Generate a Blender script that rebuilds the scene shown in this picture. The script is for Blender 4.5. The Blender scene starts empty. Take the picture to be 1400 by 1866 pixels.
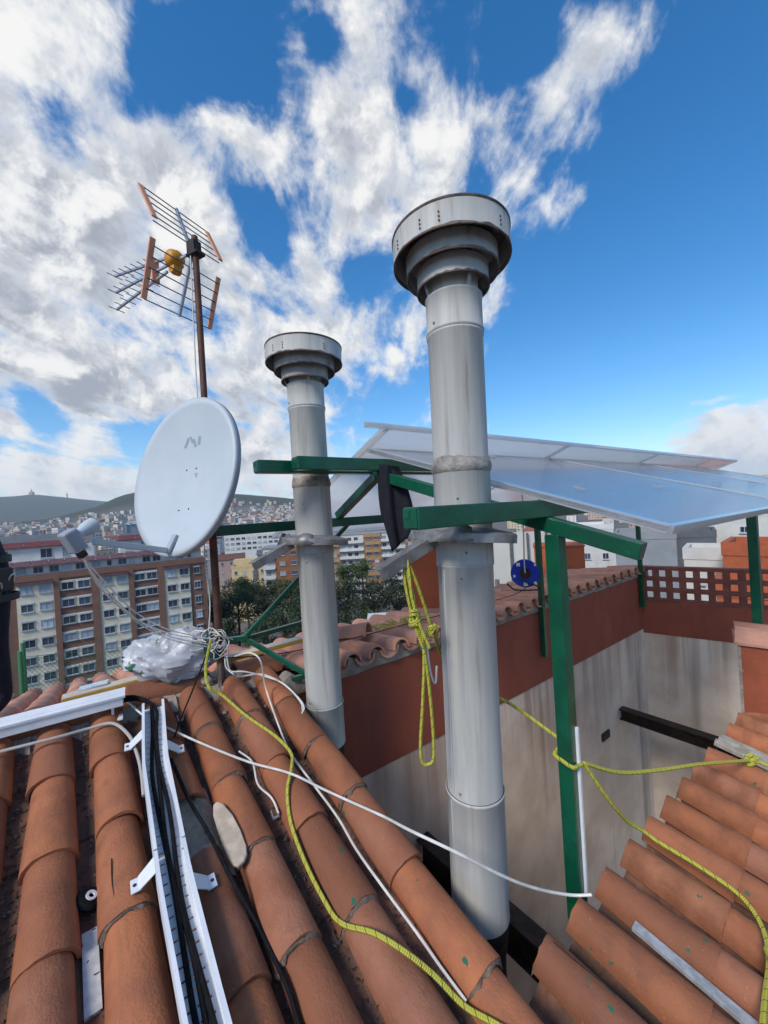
import bpy, bmesh, math, random
from mathutils import Vector, Matrix, noise
R = math.radians
random.seed(7)
SC = bpy.context.scene
COL = SC.collection

# ------------------------------------------------------------------ camera (eye at the world origin)
cam_d = bpy.data.cameras.new('camera'); cam = bpy.data.objects.new('camera', cam_d); COL.objects.link(cam)
cam_d.sensor_fit = 'HORIZONTAL'; cam_d.sensor_width = 36.0; cam_d.lens = 36.0 * 720.0 / 1400.0
cam_d.clip_start = 0.05; cam_d.clip_end = 40000
roll = R(3.5)
rx = Vector((math.cos(roll), 0, -math.sin(roll))); uy = Vector((math.sin(roll), 0, math.cos(roll))); bz = Vector((0, -1, 0))
cam.matrix_world = Matrix((rx, uy, bz)).transposed().to_4x4()
SC.camera = cam

# ------------------------------------------------------------------ world, sun, exposure
SUN_AZ, SUN_EL = 214.0, 42.0
world = bpy.data.worlds.new('World'); SC.world = world; world.use_nodes = True
CLOUDS = [((-0.476, 0.768, 0.428), 17.0, 0.48), ((-0.450, 0.554, 0.700), 6.6, 0.50), ((-0.009, 0.657, 0.753), 6.9, 0.34), ((0.160, 0.706, 0.690), 6.9, 0.38),
          ((-0.101, 0.905, 0.413), 12.8, 0.36), ((-0.201, 0.699, 0.686), 3.5, 0.24), ((-0.345, 0.689, 0.638), 5.0, 0.30), ((0.371, 0.622, 0.690), 3.8, 0.40),
          ((0.382, 0.748, 0.542), 3.8, 0.42), ((0.328, 0.667, 0.669), 2.3, 0.25), ((0.301, 0.729, 0.614), 2.0, 0.25), ((-0.518, 0.681, 0.518), 6.5, 0.25),
          ((0.039, 0.767, 0.641), 6.8, 0.26), ((0.413, 0.591, 0.693), 2.7, 0.25), ((0.394, 0.673, 0.625), 1.8, 0.20), ((0.660, 0.747, 0.082), 5.7, 0.62),
          ((0.609, 0.791, 0.054), 4.0, 0.30), ((0.410, 0.902, 0.136), 2.4, 0.35), ((-0.632, 0.766, 0.116), 7.2, 0.36), ((-0.282, 0.949, 0.140), 6.6, 0.30),
          ((-0.589, 0.763, 0.267), 2.2, 0.45), ((-0.639, 0.705, 0.307), 2.6, 0.25), ((0.266, 0.862, 0.431), 4.1, 0.25), ((-0.665, 0.716, 0.213), 1.6, 0.30),
          ((0.102, 0.886, 0.453), 5.5, 0.20), ((-0.464, 0.612, 0.640), 2.8, -0.50), ((-0.304, 0.626, 0.718), 3.0, -0.52), ((-0.203, 0.638, 0.743), 2.3, -0.55),
          ((-0.201, 0.791, 0.577), 4.0, -0.55), ((-0.111, 0.768, 0.630), 2.3, -0.35), ((-0.051, 0.638, 0.769), 1.6, -0.40), ((0.082, 0.691, 0.719), 1.2, -0.25),
          ((0.553, 0.685, 0.474), 12.7, -0.55), ((0.434, 0.858, 0.275), 12.4, -0.50), ((0.272, 0.628, 0.729), 2.1, -0.40), ((0.014, 0.972, 0.233), 5.7, -0.42),
          ((-0.636, 0.741, 0.217), 2.9, -0.50), ((-0.513, 0.838, 0.186), 4.2, -0.40), ((-0.016, 0.856, 0.517), 2.5, -0.35), ((0.245, 0.624, 0.742), 1.4, -0.20),
          ((-0.368, 0.640, 0.675), 1.4, -0.30), ((0.388, 0.918, 0.082), 8.2, -0.20), ((0.223, 0.800, 0.557), 2.5, -0.20)]
def build_world():
    nt = world.node_tree; N = nt.nodes; L = nt.links; N.clear()
    def inp(sock, v):
        if hasattr(v, 'links'): L.new(v, sock)
        else: sock.default_value = v
    def m(op, a, b=None, c=None, clamp=False):
        n = N.new('ShaderNodeMath'); n.operation = op; n.use_clamp = clamp; inp(n.inputs[0], a)
        if b is not None: inp(n.inputs[1], b)
        if c is not None: inp(n.inputs[2], c)
        return n.outputs[0]
    def vm(op, a, b=None):
        n = N.new('ShaderNodeVectorMath'); n.operation = op; inp(n.inputs[0], a)
        if b is not None: inp(n.inputs[1], b)
        return n.outputs['Value'] if op in ('DOT_PRODUCT', 'LENGTH') else n.outputs[0]
    def smooth(v, a, b):
        n = N.new('ShaderNodeMapRange'); n.interpolation_type = 'SMOOTHSTEP'; inp(n.inputs[0], v)
        n.inputs[1].default_value = a; n.inputs[2].default_value = b; return n.outputs[0]
    def noise_(vec, sc, det, rough=.55, dist=0.0):
        n = N.new('ShaderNodeTexNoise'); inp(n.inputs['Vector'], vec); n.inputs['Scale'].default_value = sc
        n.inputs['Detail'].default_value = det; n.inputs['Roughness'].default_value = rough; n.inputs['Distortion'].default_value = dist
        return n.outputs['Fac']
    def mixc(f, a, b):
        n = N.new('ShaderNodeMix'); n.data_type = 'RGBA'; inp(n.inputs[0], f); inp(n.inputs[6], a); inp(n.inputs[7], b); return n.outputs[2]
    D = N.new('ShaderNodeTexCoord').outputs['Generated']
    sp = N.new('ShaderNodeSeparateXYZ'); L.new(D, sp.inputs[0])
    z = m('MAXIMUM', sp.outputs[2], 0.0)
    den = m('ADD', z, 0.16)
    cb = N.new('ShaderNodeCombineXYZ'); L.new(m('DIVIDE', sp.outputs[0], den), cb.inputs[0]); L.new(m('DIVIDE', sp.outputs[1], den), cb.inputs[1]); cb.inputs[2].default_value = 3.7
    q = cb.outputs[0]
    # the clouds drift along one wind direction: stretch the field a little along it
    mp = N.new('ShaderNodeMapping'); L.new(q, mp.inputs[0]); mp.inputs['Rotation'].default_value = (0, 0, R(-28)); mp.inputs['Scale'].default_value = (1.0, 0.5, 1.0)
    qs = mp.outputs[0]
    big = noise_(qs, 1.7, 2.0, .5, .4)
    flat_ = noise_(qs, 4.6, 7.0, .62, .45)
    puff = noise_(D, 8.5, 9.0, .62, .25)
    fine = m('ADD', m('MULTIPLY', flat_, .55), m('MULTIPLY', puff, .45))
    n1 = m('ADD', m('MULTIPLY', m('SUBTRACT', big, .5), .75), m('MULTIPLY', m('SUBTRACT', fine, .5), 2.5))
    # banks of cloud and gaps between them: direction, angular radius (degrees), amount
    BL = CLOUDS
    cov = None
    for d, rad, a in BL:
        d = Vector(d).normalized(); k = 2.0 / R(rad) ** 2
        e = m('MULTIPLY', m('EXPONENT', m('MULTIPLY', m('SUBTRACT', vm('DOT_PRODUCT', D, d), 1.0), k)), a)
        cov = e if cov is None else m('ADD', cov, e)
    dens_raw = m('ADD', n1, cov)
    dens = m('MULTIPLY', smooth(dens_raw, -.02, .40), smooth(sp.outputs[2], -.03, .0))
    # relief: the side of a cloud turned to the sun is brighter
    puff2 = noise_(vm('ADD', D, tuple(Vector((math.sin(R(SUN_AZ)), math.cos(R(SUN_AZ)), .9)) * .03)), 8.5, 5.0, .6, .25)
    lit = m('ADD', m('ADD', .58, m('MULTIPLY', smooth(sp.outputs[2], .26, .03), .30)), m('MULTIPLY', m('SUBTRACT', puff, puff2), 3.2), clamp=True)
    thick = smooth(dens_raw, .20, .62)
    white = mixc(lit, (.62, .68, .78, 1), (1.0, .99, .97, 1))
    ccol = mixc(m('MULTIPLY', thick, m('MULTIPLY', smooth(m('ADD', lit, m('MULTIPLY', big, -.9)), .52, -.08), smooth(sp.outputs[2], .02, .22))), white, (.40, .43, .50, 1))
    sky = N.new('ShaderNodeTexSky'); sky.sky_type = 'NISHITA'; sky.sun_disc = False
    sky.sun_elevation = R(SUN_EL); sky.sun_rotation = R(SUN_AZ); sky.altitude = 60; sky.air_density = 1.0; sky.dust_density = .35; sky.ozone_density = 2.0
    bs = N.new('ShaderNodeBackground'); hsv = N.new('ShaderNodeHueSaturation'); hsv.inputs['Saturation'].default_value = 1.42; L.new(sky.outputs[0], hsv.inputs['Color']); L.new(hsv.outputs[0], bs.inputs[0]); bs.inputs[1].default_value = .13
    bc = N.new('ShaderNodeBackground'); L.new(ccol, bc.inputs[0]); bc.inputs[1].default_value = .68
    mx = N.new('ShaderNodeMixShader'); L.new(dens, mx.inputs[0]); L.new(bs.outputs[0], mx.inputs[1]); L.new(bc.outputs[0], mx.inputs[2])
    out = N.new('ShaderNodeOutputWorld'); L.new(mx.outputs[0], out.inputs[0])
build_world()
world.cycles.sampling_method = 'MANUAL'; world.cycles.sample_map_resolution = 256
sun_d = bpy.data.lights.new('sun', 'SUN'); sun_d.energy = 2.2; sun_d.angle = R(16); sun_d.color = (1.0, .93, .84)
sun = bpy.data.objects.new('sun', sun_d); COL.objects.link(sun)
sv = Vector((math.sin(R(SUN_AZ)) * math.cos(R(SUN_EL)), math.cos(R(SUN_AZ)) * math.cos(R(SUN_EL)), math.sin(R(SUN_EL))))
sun.rotation_euler = sv.to_track_quat('Z', 'Y').to_euler(); sun.location = sv * 50
vs = SC.view_settings; vs.view_transform = 'Standard'; vs.look = 'None'; vs.exposure = 0.5; vs.gamma = 1.0; vs.use_curve_mapping = False
SC.render.engine = 'CYCLES'; SC.cycles.use_denoising = True; SC.cycles.max_bounces = 6; SC.cycles.volume_bounces = 1; SC.cycles.diffuse_bounces = 4; SC.cycles.glossy_bounces = 3; SC.cycles.transmission_bounces = 5; SC.cycles.use_adaptive_sampling = True; SC.cycles.adaptive_threshold = .02; SC.cycles.transparent_max_bounces = 12

# ------------------------------------------------------------------ axes of the building: u up the near slope, v along the ridge
AU, AV = R(-38.2), R(54.0)
UH = Vector((math.sin(AU), math.cos(AU), 0)); VH = Vector((math.sin(AV), math.cos(AV), 0)); ZH = Vector((0, 0, 1))
def W(u, v, z): return UH * u + VH * v + ZH * z
GROUND = -33.0

# ------------------------------------------------------------------ mesh helpers
ORG = {}
class MB:
    def __init__(self): self.v = []; self.f = []; self.uv = []; self.mi = []
    def add(self, vs_, fs, uvs=None, mi=0):
        o = len(self.v); self.v += [Vector(p) for p in vs_]
        for i, f in enumerate(fs):
            self.f.append(tuple(o + k for k in f)); self.uv.append(uvs[i] if uvs else None); self.mi.append(mi)
        return self
    def hexa(self, c, mi=0):      # 8 corners: bottom ring 0-3, top ring 4-7
        return self.add(c, [(3, 2, 1, 0), (4, 5, 6, 7), (0, 1, 5, 4), (1, 2, 6, 5), (2, 3, 7, 6), (3, 0, 4, 7)], mi=mi)
    def box(self, c, hx, hy, hz, ax=None, mi=0):
        ax = ax or (Vector((1, 0, 0)), Vector((0, 1, 0)), Vector((0, 0, 1))); c = Vector(c); X, Y, Z = ax[0] * hx, ax[1] * hy, ax[2] * hz
        return self.hexa([c - X - Y - Z, c + X - Y - Z, c + X + Y - Z, c - X + Y - Z, c - X - Y + Z, c + X - Y + Z, c + X + Y + Z, c - X + Y + Z], mi)
    def bar(self, a, b, w, h, up=ZH, mi=0):   # rectangular bar from a to b
        a, b = Vector(a), Vector(b); d = (b - a); ln = d.length; d.normalize(); s = d.cross(up)
        if s.length < 1e-5: s = d.cross(Vector((1, 0, 0)))
        s.normalize(); t = s.cross(d).normalized()
        return self.box((a + b) / 2, w / 2, ln / 2, h / 2, (s, d, t), mi)
    def lathe(self, prof, seg=32, c=(0, 0, 0), ax=None, a0=0, a1=2 * math.pi, mi=0):
        ax = ax or (Vector((1, 0, 0)), Vector((0, 1, 0)), ZH); c = Vector(c); full = abs(a1 - a0) > 6.28; n = seg if full else seg + 1
        vs_ = []
        for r_, z_ in prof:
            for k in range(n):
                a = a0 + (a1 - a0) * k / seg; vs_.append(c + ax[0] * (r_ * math.cos(a)) + ax[1] * (r_ * math.sin(a)) + ax[2] * z_)
        fs = []; uv = []
        for i in range(len(prof) - 1):
            for k in range(seg):
                k2 = (k + 1) % n if full else k + 1
                fs.append((i * n + k, i * n + k2, (i + 1) * n + k2, (i + 1) * n + k))
                uv.append(((k / seg, prof[i][1]), ((k + 1) / seg, prof[i][1]), ((k + 1) / seg, prof[i + 1][1]), (k / seg, prof[i + 1][1])))
        return self.add(vs_, fs, uv, mi)
    def tube(self, pts, r, seg=8, sub=6, smooth=True, caps=True, mi=0):
        pts = [Vector(p) for p in pts]
        if smooth and len(pts) > 2:
            q = []; P = [pts[0] * 2 - pts[1]] + pts + [pts[-1] * 2 - pts[-2]]
            for i in range(1, len(P) - 2):
                for k in range(sub):
                    t = k / sub; p0, p1, p2, p3 = P[i - 1], P[i], P[i + 1], P[i + 2]
                    q.append(.5 * ((2 * p1) + (p2 - p0) * t + (2 * p0 - 5 * p1 + 4 * p2 - p3) * t * t + (3 * p1 - p0 - 3 * p2 + p3) * t ** 3))
            q.append(pts[-1]); pts = q
        n = len(pts); vs_ = []; ln = 0; L_ = [0]; prev = None
        for i in range(n):
            d = (pts[min(i + 1, n - 1)] - pts[max(i - 1, 0)]).normalized()
            if prev is None:
                s = d.cross(ZH)
                if s.length < .05: s = d.cross(Vector((1, 0, 0)))
            else: s = prev - d * prev.dot(d)
            s.normalize(); prev = s; t = s.cross(d)
            rr = r(i / (n - 1)) if callable(r) else r
            for k in range(seg):
                a = 2 * math.pi * k / seg; vs_.append(pts[i] + s * (rr * math.cos(a)) + t * (rr * math.sin(a)))
            if i: ln += (pts[i] - pts[i - 1]).length; L_.append(ln)
        fs = []; uv = []
        for i in range(n - 1):
            for k in range(seg):
                k2 = (k + 1) % seg; fs.append((i * seg + k, (i + 1) * seg + k, (i + 1) * seg + k2, i * seg + k2))
                uv.append(((k / seg, L_[i]), (k / seg, L_[i + 1]), ((k + 1) / seg, L_[i + 1]), ((k + 1) / seg, L_[i])))
        if caps:
            fs += [tuple(range(seg)), tuple((n - 1) * seg + k for k in reversed(range(seg)))]
            uv += [tuple((0, 0) for _ in range(seg)), tuple((0, ln) for _ in range(seg))]
        return self.add(vs_, fs, uv, mi)
    def mesh(self, name, mats, off=Vector((0, 0, 0)), smooth=False, flat_angle=40):
        me = bpy.data.meshes.new(name); me.from_pydata([tuple(p - off) for p in self.v], [], self.f)
        mats = mats if isinstance(mats, (list, tuple)) else [mats]
        for m_ in mats: me.materials.append(m_)
        if any(u is not None for u in self.uv):
            ul = me.uv_layers.new(name='UVMap').data; i = 0
            for f, u in zip(self.f, self.uv):
                for k in range(len(f)):
                    if u is not None: ul[i].uv = u[k]
                    i += 1
        for p, mi in zip(me.polygons, self.mi): p.material_index = mi
        me.update()
        if smooth: me.polygons.foreach_set('use_smooth', [True] * len(me.polygons)); me.set_sharp_from_angle(angle=R(flat_angle))
        return me
    def build(self, name, mats, parent=None, smooth=False, base=None, bevel=0.0, flat_angle=40, **props):
        off = ORG[parent.name] if parent else Vector(base if base is not None else (0, 0, 0))
        o = bpy.data.objects.new(name, self.mesh(name, mats, off, smooth, flat_angle)); COL.objects.link(o)
        if parent: o.parent = parent
        else: o.location = off
        ORG[o.name] = off
        if bevel:
            b = o.modifiers.new('bevel', 'BEVEL'); b.width = bevel; b.segments = 2; b.limit_method = 'ANGLE'; b.angle_limit = R(40)
        for k, val in props.items(): o[k] = val
        return o
def thing(name, label, cat, base=(0, 0, 0), group=None):
    o = bpy.data.objects.new(name, None); COL.objects.link(o); o.location = base; o.empty_display_size = .1; ORG[o.name] = Vector(base)
    o['label'] = label; o['category'] = cat
    if group: o['group'] = group
    return o
def dup(o, parent=None, mw=None):
    c = o.copy(); COL.objects.link(c); c.parent = parent
    if mw is not None: c.matrix_local = mw
    for ch in o.children: dup(ch, c)
    return c
def inst(name, me, mat4, parent=None, **props):
    o = bpy.data.objects.new(name, me); COL.objects.link(o)
    if parent: o.parent = parent
    o.matrix_local = mat4
    for k, v in props.items(): o[k] = v
    return o
def frame4(origin, x, y, z): 
    M4 = Matrix((x, y, z)).transposed().to_4x4(); M4.translation = origin; return M4

# ------------------------------------------------------------------ materials
MATS = {}
def mat(name, col, rough=.6, metal=0.0, col2=None, nscale=6.0, ndet=5.0, lo=.35, hi=.65, bump=0.0, bscale=60.0, rnd=0.0, coat=0.0, spec=.5, stretch=None, col3=None, n3=2.0, l3=.55, h3=.75, rvar=0.0, coords='Object', trans=0.0, ior=1.45, alpha=1.0, sheen=0):
    m_ = bpy.data.materials.new(name); m_.use_nodes = True; nt = m_.node_tree; N = nt.nodes; L = nt.links
    b = N['Principled BSDF']; c4 = lambda c: (c[0], c[1], c[2], 1)
    b.inputs['Base Color'].default_value = c4(col); b.inputs['Roughness'].default_value = rough; b.inputs['Metallic'].default_value = metal
    b.inputs['Specular IOR Level'].default_value = spec; b.inputs['Coat Weight'].default_value = coat; b.inputs['Coat Roughness'].default_value = .12
    b.inputs['Transmission Weight'].default_value = trans; b.inputs['IOR'].default_value = ior; b.inputs['Alpha'].default_value = alpha
    tc = N.new('ShaderNodeTexCoord').outputs[coords]
    oi = N.new('ShaderNodeObjectInfo')
    off = N.new('ShaderNodeVectorMath'); off.operation = 'SCALE'; off.inputs[0].default_value = (37, 19, 53); L.new(oi.outputs['Random'], off.inputs['Scale'])
    ad = N.new('ShaderNodeVectorMath'); ad.operation = 'ADD'; L.new(tc, ad.inputs[0]); L.new(off.outputs[0], ad.inputs[1]); vec = ad.outputs[0]
    if stretch:
        mp = N.new('ShaderNodeMapping'); mp.inputs['Scale'].default_value = stretch; L.new(vec, mp.inputs[0]); svec = mp.outputs[0]
    else: svec = vec
    def nz(v_, s, d=5.0):
        n = N.new('ShaderNodeTexNoise'); n.inputs['Scale'].default_value = s; n.inputs['Detail'].default_value = d; n.inputs['Roughness'].default_value = .6; L.new(v_, n.inputs['Vector']); return n.outputs['Fac']
    def rg(f, a, b_):
        n = N.new('ShaderNodeMapRange'); n.interpolation_type = 'SMOOTHSTEP'; n.inputs[1].default_value = a; n.inputs[2].default_value = b_; L.new(f, n.inputs[0]); return n.outputs[0]
    def mixc(f, a, c):
        n = N.new('ShaderNodeMix'); n.data_type = 'RGBA'; L.new(f, n.inputs[0])
        for s, x in ((n.inputs[6], a), (n.inputs[7], c)):
            if isinstance(x, tuple): s.default_value = x
            else: L.new(x, s)
        return n.outputs[2]
    cur = c4(col)
    if col2 is not None: cur = mixc(rg(nz(svec, nscale, ndet), lo, hi), cur, c4(col2))
    if col3 is not None: cur = mixc(rg(nz(svec, n3, 6.0), l3, h3), cur, c4(col3))
    if rnd:
        hs = N.new('ShaderNodeHueSaturation'); mr = N.new('ShaderNodeMapRange'); mr.inputs[3].default_value = 1 - rnd; mr.inputs[4].default_value = 1 + rnd
        L.new(oi.outputs['Random'], mr.inputs[0]); L.new(mr.outputs[0], hs.inputs['Value'])
        if isinstance(cur, tuple): hs.inputs['Color'].default_value = cur
        else: L.new(cur, hs.inputs['Color'])
        cur = hs.outputs[0]
    if not isinstance(cur, tuple): L.new(cur, b.inputs['Base Color'])
    if rvar:
        mr = N.new('ShaderNodeMapRange'); mr.inputs[3].default_value = max(0, rough - rvar); mr.inputs[4].default_value = min(1, rough + rvar); L.new(nz(svec, nscale * 2.3), mr.inputs[0]); L.new(mr.outputs[0], b.inputs['Roughness'])
    if bump:
        bp = N.new('ShaderNodeBump'); bp.inputs['Strength'].default_value = bump; bp.inputs['Distance'].default_value = .01; L.new(nz(vec, bscale, 6.0), bp.inputs['Height']); L.new(bp.outputs[0], b.inputs['Normal'])
    MATS[name] = m_; return m_

def tile_mat(name, specks, dark=0.0, sat=.99, val=.90):
    m_ = bpy.data.materials.new(name); m_.use_nodes = True; nt = m_.node_tree; N = nt.nodes; L = nt.links; b = N['Principled BSDF']
    b.inputs['Roughness'].default_value = .78; b.inputs['Specular IOR Level'].default_value = .35
    tc = N.new('ShaderNodeTexCoord').outputs['Object']; oi = N.new('ShaderNodeObjectInfo'); geo = N.new('ShaderNodeNewGeometry')
    off = N.new('ShaderNodeVectorMath'); off.operation = 'SCALE'; off.inputs[0].default_value = (31, 47, 23); L.new(oi.outputs['Random'], off.inputs['Scale'])
    ad = N.new('ShaderNodeVectorMath'); ad.operation = 'ADD'; L.new(tc, ad.inputs[0]); L.new(off.outputs[0], ad.inputs[1]); vec = ad.outputs[0]
    def nz(v_, s, d=5.0, rgh=.6):
        n = N.new('ShaderNodeTexNoise'); n.inputs['Scale'].default_value = s; n.inputs['Detail'].default_value = d; n.inputs['Roughness'].default_value = rgh; L.new(v_, n.inputs['Vector']); return n.outputs['Fac']
    def rg(f, a, b_, o0=0, o1=1):
        n = N.new('ShaderNodeMapRange'); n.interpolation_type = 'SMOOTHSTEP'; n.inputs[1].default_value = a; n.inputs[2].default_value = b_; n.inputs[3].default_value = o0; n.inputs[4].default_value = o1; L.new(f, n.inputs[0]); return n.outputs[0]
    def mixc(f, a, c):
        n = N.new('ShaderNodeMix'); n.data_type = 'RGBA'; L.new(f, n.inputs[0])
        for s, x in ((n.inputs[6], a), (n.inputs[7], c)):
            if isinstance(x, tuple): s.default_value = x
            else: L.new(x, s)
        return n.outputs[2]
    cr = N.new('ShaderNodeValToRGB'); L.new(oi.outputs['Random'], cr.inputs[0]); e = cr.color_ramp.elements
    e[0].position = 0; e[0].color = (.40, .145, .066, 1); e[1].position = 1; e[1].color = (.47, .185, .088, 1)
    for p, c in ((.25, (.45, .155, .062, 1)), (.5, (.30, .115, .060, 1)), (.75, (.38, .16, .095, 1))):
        k = e.new(p); k.color = c
    cur = mixc(rg(nz(vec, 5, 4), .35, .68), cr.outputs[0], (.30, .108, .052, 1))           # firing variation
    st = N.new('ShaderNodeMapping'); st.inputs['Scale'].default_value = (9, 1.4, 9); L.new(vec, st.inputs[0])
    cur = mixc(rg(nz(st.outputs[0], 2.2, 5), .52, .78, 0, .38), cur, (.13, .062, .042, 1))  # run-off streaks
    cur = mixc(rg(nz(vec, 14, 6), .55, .76, 0, .34), cur, (.10, .062, .046, 1))
    cur = mixc(rg(nz(vec, 2.3, 3), .56, .70, 0, .35), cur, (.15, .075, .05, 1))             # soot and lichen
    cur = mixc(rg(nz(vec, 3.1, 7, .7), .64, .80, 0, .5), cur, (.44, .27, .19, 1))           # pale bloom
    cur = mixc(rg(nz(vec, 160, 2), .60, .80, 0, .35), cur, (.12, .06, .04, 1))
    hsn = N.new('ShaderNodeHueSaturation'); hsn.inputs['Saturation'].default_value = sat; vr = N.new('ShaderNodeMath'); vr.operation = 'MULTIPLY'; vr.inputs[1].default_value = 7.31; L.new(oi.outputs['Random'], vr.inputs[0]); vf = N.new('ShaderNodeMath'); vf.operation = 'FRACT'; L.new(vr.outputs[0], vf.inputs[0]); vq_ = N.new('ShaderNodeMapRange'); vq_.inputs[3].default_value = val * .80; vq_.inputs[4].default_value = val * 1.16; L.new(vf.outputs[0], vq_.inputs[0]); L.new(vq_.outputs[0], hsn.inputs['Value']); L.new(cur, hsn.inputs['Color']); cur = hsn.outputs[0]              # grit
    cur = mixc(rg(nz(vec, 62, 3, .75), .66, .74, 0, .45), cur, (.46, .33, .24, 1))           # pale lichen specks
    cur = mixc(rg(nz(vec, 48, 4, .75), .655, .75, 0, .55), cur, (.055, .042, .035, 1))        # dark lichen specks
    if dark: cur = mixc(rg(nz(vec, 8, 6), .2, .62, 0, dark), cur, (.05, .038, .03, 1))
    if specks:
        wp = N.new('ShaderNodeTexNoise'); wp.inputs['Scale'].default_value = 38; wp.inputs['Detail'].default_value = 2; L.new(vec, wp.inputs['Vector'])
        ws = N.new('ShaderNodeVectorMath'); ws.operation = 'SCALE'; ws.inputs['Scale'].default_value = .035; L.new(wp.outputs['Color'], ws.inputs[0])
        wa_ = N.new('ShaderNodeVectorMath'); wa_.operation = 'ADD'; L.new(vec, wa_.inputs[0]); L.new(ws.outputs[0], wa_.inputs[1])
        sq = N.new('ShaderNodeMapping'); sq.inputs['Scale'].default_value = (1.0, .6, 1.0); sq.inputs['Rotation'].default_value = (0, 0, .5); L.new(wa_.outputs[0], sq.inputs[0])
        vo = N.new('ShaderNodeTexVoronoi'); vo.inputs['Scale'].default_value = 24; L.new(sq.outputs[0], vo.inputs['Vector'])
        wn = N.new('ShaderNodeSeparateColor'); L.new(vo.outputs['Color'], wn.inputs[0])
        d1 = rg(vo.outputs['Distance'], .22, .17); pick = rg(wn.outputs[0], .925, .93)
        mu = N.new('ShaderNodeMath'); mu.operation = 'MULTIPLY'; L.new(d1, mu.inputs[0]); L.new(pick, mu.inputs[1])
        cur = mixc(mu.outputs[0], cur, (.02, .13, .075, 1))
    L.new(cur, b.inputs['Base Color'])
    bp = N.new('ShaderNodeBump'); bp.inputs['Strength'].default_value = .55; bp.inputs['Distance'].default_value = .006
    mm = N.new('ShaderNodeMath'); mm.operation = 'ADD'; L.new(nz(vec, 120, 4), mm.inputs[0]); L.new(nz(vec, 18, 3), mm.inputs[1]); L.new(mm.outputs[0], bp.inputs['Height']); L.new(bp.outputs[0], b.inputs['Normal'])
    MATS[name] = m_; return m_
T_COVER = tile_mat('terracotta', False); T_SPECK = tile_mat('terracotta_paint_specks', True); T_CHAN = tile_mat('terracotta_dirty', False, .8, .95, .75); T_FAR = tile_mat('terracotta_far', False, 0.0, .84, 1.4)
MORTAR = mat('mortar', (.37, .32, .265), .92, col2=(.23, .195, .155), nscale=9, bump=.9, bscale=45, col3=(.15, .13, .11), n3=20, l3=.55, h3=.8)
LIPM = mat('mortar_crust', (.21, .155, .115), .95, col2=(.12, .085, .065), nscale=26, bump=1.0, bscale=90, col3=(.34, .29, .24), n3=15, l3=.58, h3=.72)
DIRT = mat('roof_dirt', (.045, .036, .03), .95, col2=(.10, .075, .06), nscale=30, bump=1.0, bscale=70)
GRIT = mat('grit', (.09, .075, .062), .95, rnd=.5, col2=(.2, .18, .16), nscale=60, lo=.5, hi=.7)
GREEN = mat('green_gloss_paint', (.004, .092, .046), .30, col2=(.003, .064, .034), nscale=7, bump=.12, bscale=55, coat=.25, rvar=.08, col3=(.008, .12, .066), n3=25, l3=.6, h3=.75)
PIPE = mat('grey_painted_flue', (.515, .50, .46), .62, metal=.0, spec=.35, col2=(.41, .415, .395), nscale=2.4, stretch=(7, 7, .35), bump=.05, bscale=16, col3=(.22, .185, .15), n3=3.2, l3=.52, h3=.80, rvar=.12)
PIPE_DARK = mat('sooty_flue_metal', (.44, .435, .42), .6, metal=.0, col2=(.30, .28, .265), nscale=7, bump=.3, bscale=40, col3=(.13, .095, .08), n3=9, l3=.58, h3=.75)
RUSTED = mat('rusted_rim', (.095, .07, .06), .8, metal=.2, col2=(.20, .17, .155), nscale=14, col3=(.12, .055, .035), n3=7, l3=.5, h3=.7, bump=.6, bscale=70)
SEAL = mat('sealant', (.33, .31, .28), .6, col2=(.20, .17, .145), nscale=20, bump=.8, bscale=50)
GALV = mat('galvanised_bar', (.34, .34, .335), .5, metal=.55, col2=(.20, .185, .17), nscale=14, bump=.2, bscale=60, col3=(.14, .10, .08), n3=8, l3=.6, h3=.8)
BLACK = mat('black_steel', (.014, .011, .010), .65, col2=(.04, .024, .017), nscale=12, bump=.3)
REDWALL = mat('oxide_red_render', (.30, .075, .040), .82, col2=(.235, .058, .034), nscale=3, bump=.25, bscale=60, stretch=(1, 1, .35), col3=(.30, .10, .065), n3=9, l3=.62, h3=.82)
ORANGE = mat('orange_red_render', (.42, .105, .04), .85, col2=(.34, .085, .036), nscale=3, bump=.15, bscale=50)
WHITE = mat('white_pvc', (.74, .76, .79), .38, col2=(.63, .655, .69), nscale=5, bump=.03, rvar=.08, col3=(.5, .49, .47), n3=22, l3=.66, h3=.85)
DISHM = mat('dish_paint', (.50, .55, .58), .50, col2=(.465, .52, .555), nscale=3, bump=.02, col3=(.42, .455, .47), n3=9, l3=.6, h3=.95)
DISHE = mat('dish_back', (.36, .395, .43), .55)
GREYP = mat('grey_plastic', (.33, .36, .40), .45, col2=(.28, .31, .345), nscale=9)
LOGO = mat('faded_print', (.27, .33, .38), .6)
CABW = mat('white_cable', (.74, .72, .67), .45, col2=(.58, .555, .51), nscale=14)
CABG = mat('grey_cable', (.40, .38, .35), .5)
CABK = mat('black_cable', (.006, .006, .008), .65, spec=.12, col2=(.012, .012, .014), nscale=40, bump=.1)
ALU = mat('aluminium_tube', (.55, .55, .54), .35, metal=.75, col2=(.42, .42, .42), nscale=12)
ROD = mat('dark_rods', (.10, .10, .105), .4, metal=.6)
SALMON = mat('salmon_plastic', (.74, .33, .19), .6, col2=(.66, .28, .15), nscale=12)
YELLOWP = mat('amber_plastic', (.60, .27, .02), .5, col2=(.50, .22, .02), nscale=10)
BLUEP = mat('blue_plastic', (.006, .03, .34), .35, col2=(.006, .025, .27), nscale=9)
WOODY = mat('yellow_formwork_edge', (.56, .36, .06), .7, col2=(.45, .29, .06), nscale=18)
WOODT = mat('pale_board_face', (.60, .52, .42), .75, col2=(.50, .43, .35), nscale=7, stretch=(1, 1, 1))
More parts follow.
